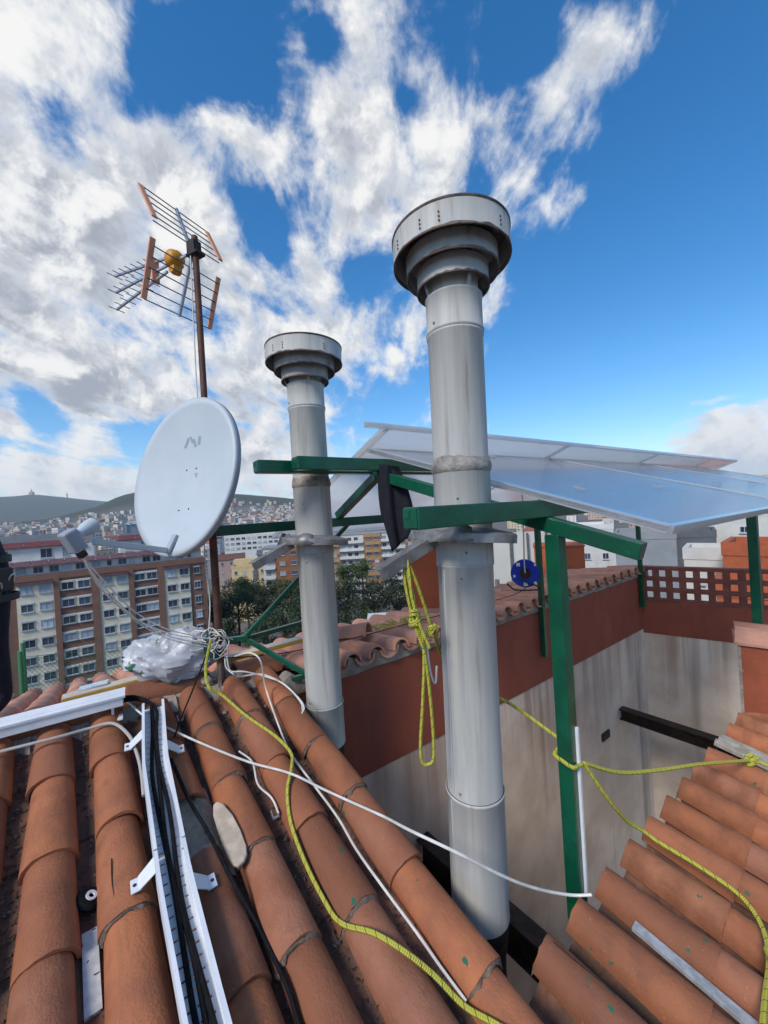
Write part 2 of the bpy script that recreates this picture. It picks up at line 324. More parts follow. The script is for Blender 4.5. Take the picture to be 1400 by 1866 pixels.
GREYW = mat('weathered_slat', (.38, .40, .425), .7, col2=(.26, .275, .29), nscale=30, bump=.3)
PALE = mat('pale_fibre', (.58, .48, .37), .9, col2=(.40, .33, .26), nscale=14, bump=.5, col3=(.17, .12, .09), n3=13, l3=.62, h3=.75)
NAVY = mat('navy_cloth', (.005, .006, .013), .9, col2=(.010, .011, .020), nscale=30, bump=.25, bscale=160)
SKIN = mat('skin', (.45, .24, .16), .55); HAIR = mat('dark_hair', (.02, .014, .01), .7)
GLASS = mat('window_glass', (.045, .06, .075), .08, spec=.9, rnd=.6)
BLIND = mat('window_blind', (.33, .37, .40), .55, rnd=.35)
FRAMEW = mat('window_frame', (.40, .44, .49), .5, rnd=.2)
BBRICK = mat('brown_brick', (.215, .115, .080), .85, col2=(.185, .098, .070), nscale=.9, bump=.1, col3=(.195, .11, .08), n3=.35)
CREAM = mat('cream_render', (.70, .63, .48), .85, col2=(.62, .55, .42), nscale=.5, col3=(.52, .46, .36), n3=.25, l3=.5, h3=.8)
WREND = mat('white_render', (.62, .61, .585), .85, col2=(.54, .53, .51), nscale=.7, rnd=.08)
MAROON = mat('maroon_tiles', (.17, .045, .05), .7, col2=(.115, .035, .04), nscale=2)
PURPLE = mat('grape_awning', (.15, .075, .085), .7, col2=(.11, .055, .065), nscale=1.5)
METB = mat('blue_grey_metal', (.23, .285, .34), .5, metal=.2, col2=(.19, .24, .29), nscale=1)
TAN = mat('tan_brick', (.40, .25, .115), .85, col2=(.34, .21, .10), nscale=.6, rnd=.1)
RUST = mat('rust_panel', (.23, .085, .05), .85)
YELL = mat('pale_yellow_render', (.58, .47, .26), .85, col2=(.52, .40, .21), nscale=.5)
GREYWALL = mat('grey_party_wall', (.26, .28, .295), .85, col2=(.225, .24, .255), nscale=.6)
DGREY = mat('slate_wall', (.115, .125, .14), .8, col2=(.09, .10, .115), nscale=.8)
OWHITE = mat('offwhite_wall', (.60, .59, .545), .85, col2=(.53, .52, .48), nscale=.7)
REDROOF = mat('red_roof', (.28, .09, .055), .8, rnd=.2)
BARK = mat('bark', (.075, .055, .04), .9, col2=(.05, .038, .03), nscale=8, bump=.6)
def leaf_mat(name, a, b_):
    m_ = mat(name, a, .6, col2=b_, nscale=.5, lo=.35, hi=.65, rnd=.3); return m_
LEAF = leaf_mat('leaves', (.036, .062, .018), (.062, .092, .024)); LEAF2 = leaf_mat('leaves_yellowish', (.075, .09, .022), (.10, .112, .03)); LEAF3 = leaf_mat('leaves_dark', (.022, .036, .014), (.034, .052, .018))

def light_well_mat():
    m_ = mat('stained_render', (.78, .64, .51), .88, col2=(.61, .475, .36), nscale=1.6, bump=.2, bscale=50)
    nt = m_.node_tree; N = nt.nodes; L = nt.links; b = N['Principled BSDF']; src = b.inputs['Base Color'].links[0].from_socket
    tc = N.new('ShaderNodeTexCoord').outputs['Object']
    mp = N.new('ShaderNodeMapping'); mp.inputs['Scale'].default_value = (7, 7, .22); L.new(tc, mp.inputs[0])
    def nz(v_, s, d=5.0):
        n = N.new('ShaderNodeTexNoise'); n.inputs['Scale'].default_value = s; n.inputs['Detail'].default_value = d; n.inputs['Roughness'].default_value = .6; L.new(v_, n.inputs['Vector']); return n.outputs['Fac']
    def rg(f, a, b_, o1):
        n = N.new('ShaderNodeMapRange'); n.interpolation_type = 'SMOOTHSTEP'; n.inputs[1].default_value = a; n.inputs[2].default_value = b_; n.inputs[4].default_value = o1; L.new(f, n.inputs[0]); return n.outputs[0]
    def mixc(f, a, c):
        n = N.new('ShaderNodeMix'); n.data_type = 'RGBA'; L.new(f, n.inputs[0]); L.new(a, n.inputs[6]); n.inputs[7].default_value = c; return n.outputs[2]
    sz = N.new('ShaderNodeSeparateXYZ'); L.new(N.new('ShaderNodeNewGeometry').outputs['Position'], sz.inputs[0])
    hz = N.new('ShaderNodeMath'); hz.operation = 'MULTIPLY_ADD'; L.new(nz(mp.outputs[0], .6, 2), hz.inputs[0]); hz.inputs[1].default_value = 2.2; L.new(sz.outputs[2], hz.inputs[2])
    run = N.new('ShaderNodeMath'); run.operation = 'MULTIPLY'; L.new(rg(nz(mp.outputs[0], .9), .42, .66, .85), run.inputs[0]); L.new(rg(hz.outputs[0], -1.9, -.6, 1.0), run.inputs[1])
    cur = mixc(run.outputs[0], src, (.38, .225, .15, 1))        # rust-coloured runs
    mp2 = N.new('ShaderNodeMapping'); mp2.inputs['Scale'].default_value = (2.6, 2.6, .14); mp2.inputs['Location'].default_value = (3, 1, 5); L.new(tc, mp2.inputs[0])
    cur = mixc(rg(nz(mp2.outputs[0], 1.0, 3), .60, .74, .6), cur, (.22, .17, .13, 1))  # dark water marks
    cur = mixc(rg(nz(tc, .8, 6), .52, .8, .5), cur, (.44, .39, .345, 1))
    L.new(cur, b.inputs['Base Color']); return m_
STAIN = light_well_mat()

def rope_mat():
    m_ = bpy.data.materials.new('yellow_rope'); m_.use_nodes = True; nt = m_.node_tree; N = nt.nodes; L = nt.links; b = N['Principled BSDF']
    b.inputs['Roughness'].default_value = .65
    uv = N.new('ShaderNodeUVMap').outputs[0]; sp = N.new('ShaderNodeSeparateXYZ'); L.new(uv, sp.inputs[0])
    def m(op, a, b_=None):
        n = N.new('ShaderNodeMath'); n.operation = op
        for s, x in zip(n.inputs, (a, b_)):
            if x is None: continue
            if isinstance(x, (int, float)): s.default_value = x
            else: L.new(x, s)
        return n.outputs[0]
    tw = m('SINE', m('ADD', m('MULTIPLY', sp.outputs[1], 420.0), m('MULTIPLY', sp.outputs[0], 12.566)))
    tw2 = m('SINE', m('SUBTRACT', m('MULTIPLY', sp.outputs[1], 420.0), m('MULTIPLY', sp.outputs[0], 12.566)))
    br = m('MULTIPLY', tw, tw2)
    fl = m('FRACT', m('ADD', m('MULTIPLY', sp.outputs[1], 26.0), m('MULTIPLY', sp.outputs[0], 1.0)))
    dark = m('GREATER_THAN', fl, .93)
    mx = N.new('ShaderNodeMix'); mx.data_type = 'RGBA'; L.new(dark, mx.inputs[0]); mx.inputs[7].default_value = (.04, .04, .02, 1)
    mx0 = N.new('ShaderNodeMix'); mx0.data_type = 'RGBA'; L.new(m('MULTIPLY', m('ADD', br, 1.0), .5), mx0.inputs[0]); mx0.inputs[6].default_value = (.34, .32, .03, 1); mx0.inputs[7].default_value = (.56, .54, .07, 1)
    L.new(mx0.outputs[2], mx.inputs[6]); L.new(mx.outputs[2], b.inputs['Base Color'])
    bp = N.new('ShaderNodeBump'); bp.inputs['Strength'].default_value = .8; bp.inputs['Distance'].default_value = .002; L.new(br, bp.inputs['Height']); L.new(bp.outputs[0], b.inputs['Normal'])
    return m_
ROPE = rope_mat()

def poly_mat(name, tint, clear, gloss=1.0):
    # ribbed multiwall polycarbonate: partly clear, partly milky, glossy skin
    m_ = bpy.data.materials.new(name); m_.use_nodes = True; nt = m_.node_tree; N = nt.nodes; L = nt.links; N.clear()
    uv = N.new('ShaderNodeUVMap').outputs[0]; sp = N.new('ShaderNodeSeparateXYZ'); L.new(uv, sp.inputs[0])
    si = N.new('ShaderNodeMath'); si.operation = 'MULTIPLY'; L.new(sp.outputs[0], si.inputs[0]); si.inputs[1].default_value = 2 * math.pi / .022
    sn = N.new('ShaderNodeMath'); sn.operation = 'SINE'; L.new(si.outputs[0], sn.inputs[0])
    bp = N.new('ShaderNodeBump'); bp.inputs['Strength'].default_value = .10; bp.inputs['Distance'].default_value = .004; L.new(sn.outputs[0], bp.inputs['Height'])
    df = N.new('ShaderNodeBsdfDiffuse'); df.inputs[0].default_value = tint; tl = N.new('ShaderNodeBsdfTranslucent'); tl.inputs[0].default_value = (.97, .96, .95, 1)
    tp = N.new('ShaderNodeBsdfTransparent'); tp.inputs[0].default_value = (.93, .95, .97, 1)
    gl = N.new('ShaderNodeBsdfGlossy'); gl.inputs['Roughness'].default_value = .09; L.new(bp.outputs[0], gl.inputs['Normal'])
    a = N.new('ShaderNodeMixShader'); a.inputs[0].default_value = .84; L.new(df.outputs[0], a.inputs[1]); L.new(tl.outputs[0], a.inputs[2])
    b = N.new('ShaderNodeMixShader'); b.inputs[0].default_value = clear; L.new(a.outputs[0], b.inputs[1]); L.new(tp.outputs[0], b.inputs[2])
    ge = N.new('ShaderNodeNewGeometry'); dt = N.new('ShaderNodeVectorMath'); dt.operation = 'DOT_PRODUCT'; L.new(ge.outputs['Normal'], dt.inputs[0]); L.new(ge.outputs['Incoming'], dt.inputs[1])
    def m(op, x, y):
        q = N.new('ShaderNodeMath'); q.operation = op; L.new(x, q.inputs[0]) if hasattr(x, 'links') else setattr(q.inputs[0], 'default_value', x); L.new(y, q.inputs[1]) if hasattr(y, 'links') else setattr(q.inputs[1], 'default_value', y); return q.outputs[0]
    fres = m('ADD', m('MULTIPLY', m('POWER', m('SUBTRACT', 1.0, m('ABSOLUTE', dt.outputs['Value'], 0.0)), 1.9), .92 * gloss), .08 * gloss)   # several stacked skins: strong reflection at a flat angle
    c = N.new('ShaderNodeMixShader'); L.new(fres, c.inputs[0]); L.new(b.outputs[0], c.inputs[1]); L.new(gl.outputs[0], c.inputs[2])
    o = N.new('ShaderNodeOutputMaterial'); L.new(c.outputs[0], o.inputs[0]); MATS[name] = m_; return m_
POLY = poly_mat('multiwall_polycarbonate', (.84, .87, .90, 1), .18)
POLYC = poly_mat('clear_underskin', (.84, .87, .90, 1), .93, .15)
POLYP = poly_mat('clear_profile', (.8, .82, .84, 1), .25)

def net_mat():
    m_ = mat('green_net_wire', (.03, .10, .05), .6); return m_
NET = net_mat()

# ================================================================== THE SETTING
# ------------------------------------------------------------------ terrain: one sheet to the horizon with the hills behind the city
def lerp_tab(t, x):
    if x <= t[0][0]: return t[0][1]
    for (x0, y0), (x1, y1) in zip(t, t[1:]):
        if x <= x1: return y0 + (y1 - y0) * (x - x0) / (x1 - x0)
    return t[-1][1]
FAR_RIDGE = [(-180, 340), (-60, 380), (-48, 440), (-44, 428), (-41.5, 448), (-38, 400), (-34, 330), (-30, 290), (-24, 280), (-15, 260), (0, 200), (40, 150), (90, 150), (180, 340)]
NEAR_HILL = [(-180, 30), (-60, 20), (-46, 25), (-40, 45), (-36, 95), (-33.5, 150), (-31, 166), (-27, 172), (-22, 140), (-17, 112), (-12, 84), (-8, 62), (0, 45), (30, 40), (90, 30), (180, 30)]
def H(x, y):
    d = math.hypot(x, y); a = math.degrees(math.atan2(x, y))
    z = GROUND
    if d > 260: z += 70.0 * min(1, (d - 260) / 1900.0) ** 1.15
    n1 = noise.noise(Vector((x / 420, y / 420, 3))) * .5 + noise.noise(Vector((x / 150, y / 150, 9))) * .22
    z += (lerp_tab(NEAR_HILL, a) - 20) * math.exp(-((d - 2350) / 520.0) ** 2) * (1 + .16 * n1)
    z += (lerp_tab(FAR_RIDGE, a) - 40) * math.exp(-((d - 6100) / 1300.0) ** 2) * (1 + .06 * n1)
    if d > 12000: z -= (d - 12000) * .01
    return z
def build_ground():
    rings = [0, 40, 80, 130, 190, 260, 340, 430, 540, 660, 800, 950, 1100, 1280, 1450, 1600, 1720, 1840, 1960, 2080, 2200, 2320, 2440, 2600, 2800, 3100, 3500, 4000, 4500, 4900, 5300, 5600, 5850, 6100, 6350, 6700, 7200, 8200, 9400]
    na = 360; b = MB(); vs_ = [(0, 0, GROUND)]
    for r in rings[1:]:
        for k in range(na):
            a = 2 * math.pi * k / na; x, y = r * math.sin(a), r * math.cos(a); vs_.append((x, y, H(x, y)))
    fs = [(0, 1 + (k + 1) % na, 1 + k) for k in range(na)]
    for i in range(len(rings) - 2):
        o = 1 + i * na
        for k in range(na):
            k2 = (k + 1) % na; fs.append((o + k, o + k2, o + na + k2, o + na + k))
    b.add(vs_, fs)
    gm = bpy.data.materials.new('terrain'); gm.use_nodes = True; nt = gm.node_tree; N = nt.nodes; L = nt.links; bs = N['Principled BSDF']; bs.inputs['Roughness'].default_value = .95
    ge = N.new('ShaderNodeNewGeometry'); ln = N.new('ShaderNodeVectorMath'); ln.operation = 'LENGTH'; L.new(ge.outputs['Position'], ln.inputs[0])
    n = N.new('ShaderNodeTexNoise'); n.inputs['Scale'].default_value = .02; n.inputs['Detail'].default_value = 8; L.new(ge.outputs['Position'], n.inputs['Vector'])
    n2 = N.new('ShaderNodeTexNoise'); n2.inputs['Scale'].default_value = .07; n2.inputs['Detail'].default_value = 6; L.new(ge.outputs['Position'], n2.inputs['Vector'])
    mr = N.new('ShaderNodeMapRange'); mr.inputs[1].default_value = 1750; mr.inputs[2].default_value = 1950; L.new(ln.outputs['Value'], mr.inputs[0])
    cw = N.new('ShaderNodeMix'); cw.data_type = 'RGBA'; L.new(n2.outputs[0], cw.inputs[0]); cw.inputs[6].default_value = (.012, .020, .010, 1); cw.inputs[7].default_value = (.040, .050, .020, 1)
    cc = N.new('ShaderNodeMix'); cc.data_type = 'RGBA'; L.new(n.outputs[0], cc.inputs[0]); cc.inputs[6].default_value = (.09, .085, .08, 1); cc.inputs[7].default_value = (.17, .15, .13, 1)
    cm = N.new('ShaderNodeMix'); cm.data_type = 'RGBA'; L.new(mr.outputs[0], cm.inputs[0]); L.new(cc.outputs[2], cm.inputs[6]); L.new(cw.outputs[2], cm.inputs[7]); L.new(cm.outputs[2], bs.inputs['Base Color'])
    b.build('ground', gm, smooth=True, flat_angle=80, kind='structure')
build_ground()

# ------------------------------------------------------------------ clay tiles
def cover_mesh(name, L_=.46, w0=.178, w1=.150, h0=.094, h1=.078, th=.013, seg=12, rows=3, seed=0, m_=None, flip=1):
    # barrel tile: y runs up the slope, arch over +z (flip=-1 makes a channel tile, hollow side up)
    rnd = random.Random(seed); b = MB(); vs_ = []; fs = []
    j = [rnd.uniform(-.003, .003) for _ in range(8)]
    for layer in (0, 1):
        for i in range(rows + 1):
            t = i / rows; w = w0 + (w1 - w0) * t; h = h0 + (h1 - h0) * t; y = L_ * t
            hw = w / 2 - th * layer; hh = h - th * layer
            for k in range(seg + 1):
                a = math.pi * k / seg
                px = -math.cos(a) * hw; pz = math.sin(a) ** .86 * hh
                yy = y + (rnd.uniform(-.0025, .0025) if i in (0, rows) and layer == 0 else 0) + (j[0] * math.cos(a * 2) if i == 0 else 0)
                vs_.append((px + j[1] * t + rnd.uniform(-.0006, .0006), yy, flip * (pz + j[2] * math.sin(3.1 * t) + rnd.uniform(-.0006, .0006))))
    n = seg + 1; lay = (rows + 1) * n
    for i in range(rows):
        for k in range(seg):
            a = i * n + k; q = (a, a + 1, a + n + 1, a + n); q2 = tuple(x + lay for x in reversed(q))
            if flip < 0: q, q2 = tuple(reversed(q)), tuple(reversed(q2))
            fs += [tuple(reversed(q)), tuple(reversed(q2))]
    for i in (0, rows):
        for k in range(seg):
            a = i * n + k; fs.append((a, a + 1, a + 1 + lay, a + lay) if (i == 0) == (flip > 0) else (a, a + lay, a + 1 + lay, a + 1))
    for k in (0, seg):
        for i in range(rows):
            a = i * n + k; fs.append((a, a + n, a + n + lay, a + lay))
    b.add(vs_, fs); me = b.mesh(name, m_, smooth=True, flat_angle=50)
    bm = bmesh.new(); bm.from_mesh(me); bmesh.ops.recalc_face_normals(bm, faces=bm.faces[:]); bm.to_mesh(me); bm.free()
    return me
COVER = [cover_mesh('roof_tile', seed=i, m_=T_COVER, w0=.176 + .004 * (i % 3)) for i in range(6)]
COVERS = [cover_mesh('roof_tile', seed=20 + i, m_=T_SPECK, w0=.176 + .004 * (i % 3)) for i in range(5)]
CHAN = [cover_mesh('channel_tile', seed=40 + i, m_=T_CHAN, w0=.155, w1=.175, h0=.062, h1=.07, flip=-1, seg=8) for i in range(4)]
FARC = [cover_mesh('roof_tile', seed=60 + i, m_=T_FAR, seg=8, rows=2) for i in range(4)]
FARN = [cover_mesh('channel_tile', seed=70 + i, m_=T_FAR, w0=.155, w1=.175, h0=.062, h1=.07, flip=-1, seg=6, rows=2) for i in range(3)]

S1, S2 = R(14.86), R(11.5)
EY = (UH * math.cos(S1) + ZH * math.sin(S1)).normalized(); EX = UH.cross(ZH).normalized(); EN = EX.cross(EY).normalized()
D1 = -1.65
def P1(u, v, h=0.0):      # point over the near slope: height h above its plane
    p = W(u, v, 0); z = (D1 - EN.x * p.x - EN.y * p.y) / EN.z; p.z = z; return p + EN * h
A2 = R(-42); U2 = Vector((math.sin(A2), math.cos(A2), 0)); X2 = Vector((math.cos(A2), -math.sin(A2), 0))
EY2 = (U2 * math.cos(S2) + ZH * math.sin(S2)).normalized(); EN2 = X2.cross(EY2).normalized()
def P2(u, v, h=0.0):
    p = U2 * u + X2 * v; p.z = (D1 - EN2.x * p.x - EN2.y * p.y) / EN2.z; return p + EN2 * h
def tilt(x, y, z, rnd, a=.012):
    q = Matrix.Rotation(rnd.uniform(-a, a), 3, z) @ Matrix.Rotation(rnd.uniform(-a, a) * .7, 3, x); return q @ x, q @ y, q @ z

rr = random.Random(3)
# ---- near slope left of the light well
COLS = [-1.01, -.79, -.57, -.35, -.131, .085, .325, .51, .735, .955]
LIPS = []
deck = MB()
a_, b_, c_, d_ = P1(-1.4, -1.2, -.10), P1(-1.4, 1.03, -.10), P1(2.74, 1.03, -.10), P1(2.74, -1.2, -.10)
deck.hexa([p - EN * .15 for p in (a_, b_, c_, d_)] + [a_, b_, c_, d_])
roof_l = deck.build('roof_slope', DIRT, kind='structure', label='near terracotta barrel tile slope running up to the ridge and mast')
SEAMS = [2.28, 1.93, 1.585, 1.225, .858, .50, .14, -.22, -.58]
for ci, v in enumerate(COLS):
    for k, u in enumerate(SEAMS):
        if v == .325 and k in (2,): continue            # the slipped tile next to the cable tray: mortar shows there
        if v < -.6 and k > 5: continue
        x, y, z = tilt(EX, EY, EN, rr)
        du = rr.uniform(-.012, .012) + (.02 if ci % 2 else 0)
        me = COVERS[rr.randrange(5)] if (v > .6 and u < 1.7) else COVER[rr.randrange(6)]
        sc = 1.0 if k else .82
        M4 = frame4(P1(u + du, v + rr.uniform(-.006, .006), -.048 + rr.uniform(-.003, .003)), x * .945, y * sc, z)
        inst('roof_tile', me, M4, roof_l)
        if v > -.2 and k < 6 and rr.random() < (.8 if v > .45 else .3): LIPS.append((M4.translation.copy(), x * .945, y, z))
    if ci:
        vm = (v + COLS[ci - 1]) / 2
        for k, u in enumerate([2.36, 2.0, 1.64, 1.28, .92, .56, .2, -.16, -.52]):
            if v < -.6 and k > 5: continue
            x, y, z = tilt(EX, EY, EN, rr, .02)
            wsc = min(1.25, abs(v - COLS[ci - 1]) / .215)
            inst('channel_tile', CHAN[rr.randrange(4)], frame4(P1(u + rr.uniform(-.02, .02), vm + rr.uniform(-.005, .005), -.008), x * wsc, y * (1.0 if k else .78), z), roof_l)
for v in (1.065,):   # last channel, half hanging over the light well
    pass
# crusts of mortar under the tile mouths
for (o, x, y, z) in LIPS:
    b = MB(); n = 14; ring = []
    for (hx_, hz_, dy) in ((.0865, .0905, .003), (.0835, .0875, -.006), (.0775, .0800, -.011), (.0755, .0780, -.004)):
        for k in range(n + 1):
            a = math.pi * k / n; j = .0045 * noise.noise(Vector((k * .9, o.x * 9, dy * 90 + o.y * 7)))
            ring.append(o + x * (-math.cos(a) * (hx_ + j)) + z * (math.sin(a) ** .86 * (hz_ + j)) + y * (dy + 3 * j))
    fs = [(i * (n + 1) + k, i * (n + 1) + k + 1, (i + 1) * (n + 1) + k + 1, (i + 1) * (n + 1) + k) for i in range(3) for k in range(n)]
    b.add(ring, fs).build('mortar_lip', LIPM, roof_l, smooth=True)
# ridge: cap tiles bedded in mortar
bed = MB()
for k in range(44):
    v0 = -1.15 + k * .05; 
    if v0 > 1.02: break
    j = lambda s=.012: rr.uniform(-s, s)
    bed.hexa([W(2.60 + j(.03), v0 - .03, -1.10), W(2.60 + j(.03), v0 + .03, -1.10), W(3.02, v0 + .03, -1.12), W(3.02, v0 - .03, -1.12), W(2.68 + j(.02), v0 - .03, -1.02 + j()), W(2.68 + j(.02), v0 + .03, -1.02 + j()), W(2.95, v0 + .03, -1.03 + j()), W(2.95, v0 - .03, -1.03 + j())])
bed.build('ridge_mortar', MORTAR, roof_l, smooth=True, flat_angle=60)
RIDGE = cover_mesh('ridge_tile', L_=.47, w0=.225, w1=.195, h0=.10, h1=.088, seed=91, m_=T_COVER)
for k, v in enumerate([-1.3, -.92, -.54, -.16, .20]):
    x, y, z = tilt(-UH, VH, ZH, rr, .015)
    inst('ridge_tile', RIDGE, frame4(W(2.80, v, -1.045 + .004 * k), x, (y * (.90 if k == 4 else 1)), z), roof_l)
inst('ridge_tile', RIDGE, frame4(W(2.76, .80, -1.05), *[(-UH), VH * .62, ZH]), roof_l)
# lumps of mortar and rubble at the foot of the mast
for (u, v, z, s) in ((2.68, .80, -1.01, .05), (2.62, .70, -1.04, .035), (2.72, .62, -1.0, .045), (2.60, .98, -1.07, .045), (2.54, 1.03, -1.09, .035), (2.63, .50, -1.03, .03), (2.52, .84, -1.10, .02), (2.45, .64, -1.11, .014), (2.40, .86, -1.13, .012)):
    b = MB(); b.lathe([(.001, s * .75)] + [(s * math.cos(a) , s * .75 * math.sin(a)) for a in (1.1, .6, .1, -.5)], 10, W(u, v, z))
    for i in range(len(b.v)): b.v[i] += Vector((rr.uniform(-1, 1), rr.uniform(-1, 1), rr.uniform(-1, 1))) * s * .22
    b.build('mortar_lump', MORTAR, roof_l, smooth=True, flat_angle=70)

# ---- near slope right of the light well
deck = MB()
a_, b_, c_, d_ = P2(-1.2, 1.14, -.125), P2(-1.2, 4.6, -.125), P2(.36, 4.6, -.125), P2(.66, 1.14, -.125)
deck.hexa([p - EN2 * .12 for p in (a_, b_, c_, d_)] + [a_, b_, c_, d_])
roof_r = deck.build('roof_slope', DIRT, kind='structure', label='lower right terracotta barrel tile slope below the light well')
NR = 13
for i in range(NR):
    v = 1.255 + .2165 * i; top = .712 - .0225 * i
    if i == 9: continue                                   # the gap that is bridged with an old plank
    for k in range(4):
        x, y, z = tilt(X2, EY2, EN2, rr)
        lo = .312 - .004 * i - .37 * k + rr.uniform(-.01, .01)
        L0 = (top - lo) if k == 0 else .46
        inst('roof_tile', COVERS[rr.randrange(5)], frame4(P2(lo, v + rr.uniform(-.005, .005), -.046 + .002 * k), x * .87, y * (L0 / .46 / math.cos(S2)), z), roof_r)
    for k in range(4):
        x, y, z = tilt(X2, EY2, EN2, rr, .02); lo = .36 - .004 * i - .37 * k
        L0 = (top - .02 - lo) if k == 0 else .46
        inst('channel_tile', CHAN[rr.randrange(4)], frame4(P2(lo, v - .108, -.040), x, y * (L0 / .46 / math.cos(S2)), z), roof_r)
# mortar closing the tile mouths along the light well
for i in range(NR):
    v = 1.255 + .2165 * i; top = .705 - .0225 * i; b = MB(); n = 10; ring = []
    for (rad, dy) in ((.070, .004), (.0, -.004)):
        for k in range(n + 1):
            a = math.pi * k / n; r_ = rad + rr.uniform(-.003, .003) if rad else .001
            ring.append(P2(top + dy + rr.uniform(-.004, .004), v, -.05) + X2 * (-math.cos(a) * r_) + EN2 * (math.sin(a) * r_))
    b.add(ring, [(k, k + 1, n + 1 + k + 1, n + 1 + k) for k in range(n)]); b.build('mortar_plug', MORTAR, roof_r)

# hairline cracks in two tiles
for (PP_, EE_, par_, line) in ((P2, EN2, roof_r, [(.685, 1.262, .0475), (.62, 1.268, .0468), (.56, 1.279, .045), (.50, 1.284, .0435)]), (P1, EN, roof_l, [(1.80, .050, .0325), (1.72, .046, .0305), (1.66, .048, .0315), (1.60, .043, .0295)])):
    b = MB(); b.tube([PP_(*q) for q in line], .0019, 6, sub=4); b.build('crack', BLACK, par_, smooth=True)
# ---- far slope beyond the ridge
SF = R(8.0)
EYF = (UH * math.cos(SF) - ZH * math.sin(SF)).normalized(); ENF = EX.cross(EYF).normalized()
def PF(u, v, h=0.0): return W(u, v, -1.005 - (u - 2.45) * math.tan(SF)) + ENF * h
SG = R(14.2)
EYG = (UH * math.cos(SG) - ZH * math.sin(SG)).normalized(); ENG = EX.cross(EYG).normalized()
def PG(u, v, h=0.0): return W(u, v, -.992 - (u - 2.8) * math.tan(SG)) + ENG * h
deck = MB(); VS = .55
for (PP, EE, v0, v1, u0, u1) in ((PG, ENG, -3.2, VS, 2.85, 6.45), (PF, ENF, VS, 6.6, 2.47, 3.72)):
    if PP is PF and u0 < 2.8: a_, b_, c_, d_ = PP(u0 if v0 > 1 else 2.85, v0, -.09), PP(u0, v1, -.09), PP(u1, v1, -.09), PP(u1, v0, -.09)
    else: a_, b_, c_, d_ = PP(u0, v0, -.09), PP(u0, v1, -.09), PP(u1, v1, -.09), PP(u1, v0, -.09)
    deck.hexa([p - EE * .12 for p in (a_, b_, c_, d_)] + [a_, b_, c_, d_])
roof_f = deck.build('roof_slope', MORTAR, kind='structure', label='far terracotta slope falling away beyond the ridge and red wall')
v = -3.1
while v < 6.45:
    if v < VS: PP, EE, EN_, u0, ue, rs_ = PG, EYG, ENG, 2.86, 6.5, 0.0
    else: PP, EE, EN_, u0, ue, rs_ = PF, EYF, ENF, (2.86 if v < 1.08 else 2.405), 3.76, (.045 if v < 1.08 else 0.0)
    for k in range(10):
        u = u0 + .40 * k
        if u + .2 > ue: break
        ln = min(.46, ue - u)
        # laid with the wide mouth down the far slope: from here the narrow end shows
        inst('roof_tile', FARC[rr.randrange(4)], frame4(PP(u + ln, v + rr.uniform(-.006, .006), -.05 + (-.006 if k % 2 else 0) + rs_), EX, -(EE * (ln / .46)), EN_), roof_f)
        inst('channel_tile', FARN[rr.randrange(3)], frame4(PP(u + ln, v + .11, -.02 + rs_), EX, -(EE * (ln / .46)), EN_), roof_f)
    v += .2185
# slipped loose cover tile on the coping
inst('roof_tile', FARC[0], frame4(PF(2.72, 1.86, .055), (EX * .8 + EYF * .6).normalized(), (EYF * .8 - EX * .6).normalized() , ENF), roof_f)

# ------------------------------------------------------------------ light well
UWALL, VCOR = 2.45, 6.33
def wall_panel(b, p0, p1, z0, z1, th, nrm):   # vertical panel, thickness behind the face
    p0, p1 = Vector((p0.x, p0.y, 0)), Vector((p1.x, p1.y, 0)); k = nrm * -th
    b.hexa([p0 + ZH * z0, p1 + ZH * z0, p1 + k + ZH * z0, p0 + k + ZH * z0, p0 + ZH * z1, p1 + ZH * z1, p1 + k + ZH * z1, p0 + k + ZH * z1])
NW = -UH
red = thing('red_wall', 'oxide red rendered wall with mortar and tile coping behind the flue pipes', 'wall', W(UWALL, 1.0, -7))
b = MB(); wall_panel(b, W(UWALL, .95, 0), W(UWALL, VCOR, 0), -1.89, -1.134, .25, NW); b.build('red_band', REDWALL, red)
b = MB(); wall_panel(b, W(UWALL + .006, .95, 0), W(UWALL + .006, VCOR, 0), -7.0, -1.892, .25, NW); b.build('rendered_wall', STAIN, red)
# the mortar fillet under the wavy tile ends
b = MB(); n = 280; vs_ = []; fs = []
for k in range(n + 1):
    v = .98 + (VCOR - .98) * k / n; ph = ((v + 3.1) / .2185) % 1.0
    top = -1.048 + .040 * math.cos(2 * math.pi * ph) + .012 * noise.noise(Vector((v * 9, 2, 0)))
    lo = -1.138 + .008 * noise.noise(Vector((v * 5, 7, 0))); fr = -.016 + .010 * noise.noise(Vector((v * 14, 1, 0)))
    vs_ += [W(UWALL + fr + .006, v, lo), W(UWALL + fr, v, (lo + top) / 2 + .01), W(UWALL - .004, v, top), W(UWALL + .09, v, top + .0)]
for k in range(n):
    for j in range(3): fs.append((k * 4 + j, (k + 1) * 4 + j, (k + 1) * 4 + j + 1, k * 4 + j + 1))
b.add(vs_, fs); b.build('mortar_fillet', MORTAR, red, smooth=True, flat_angle=60)
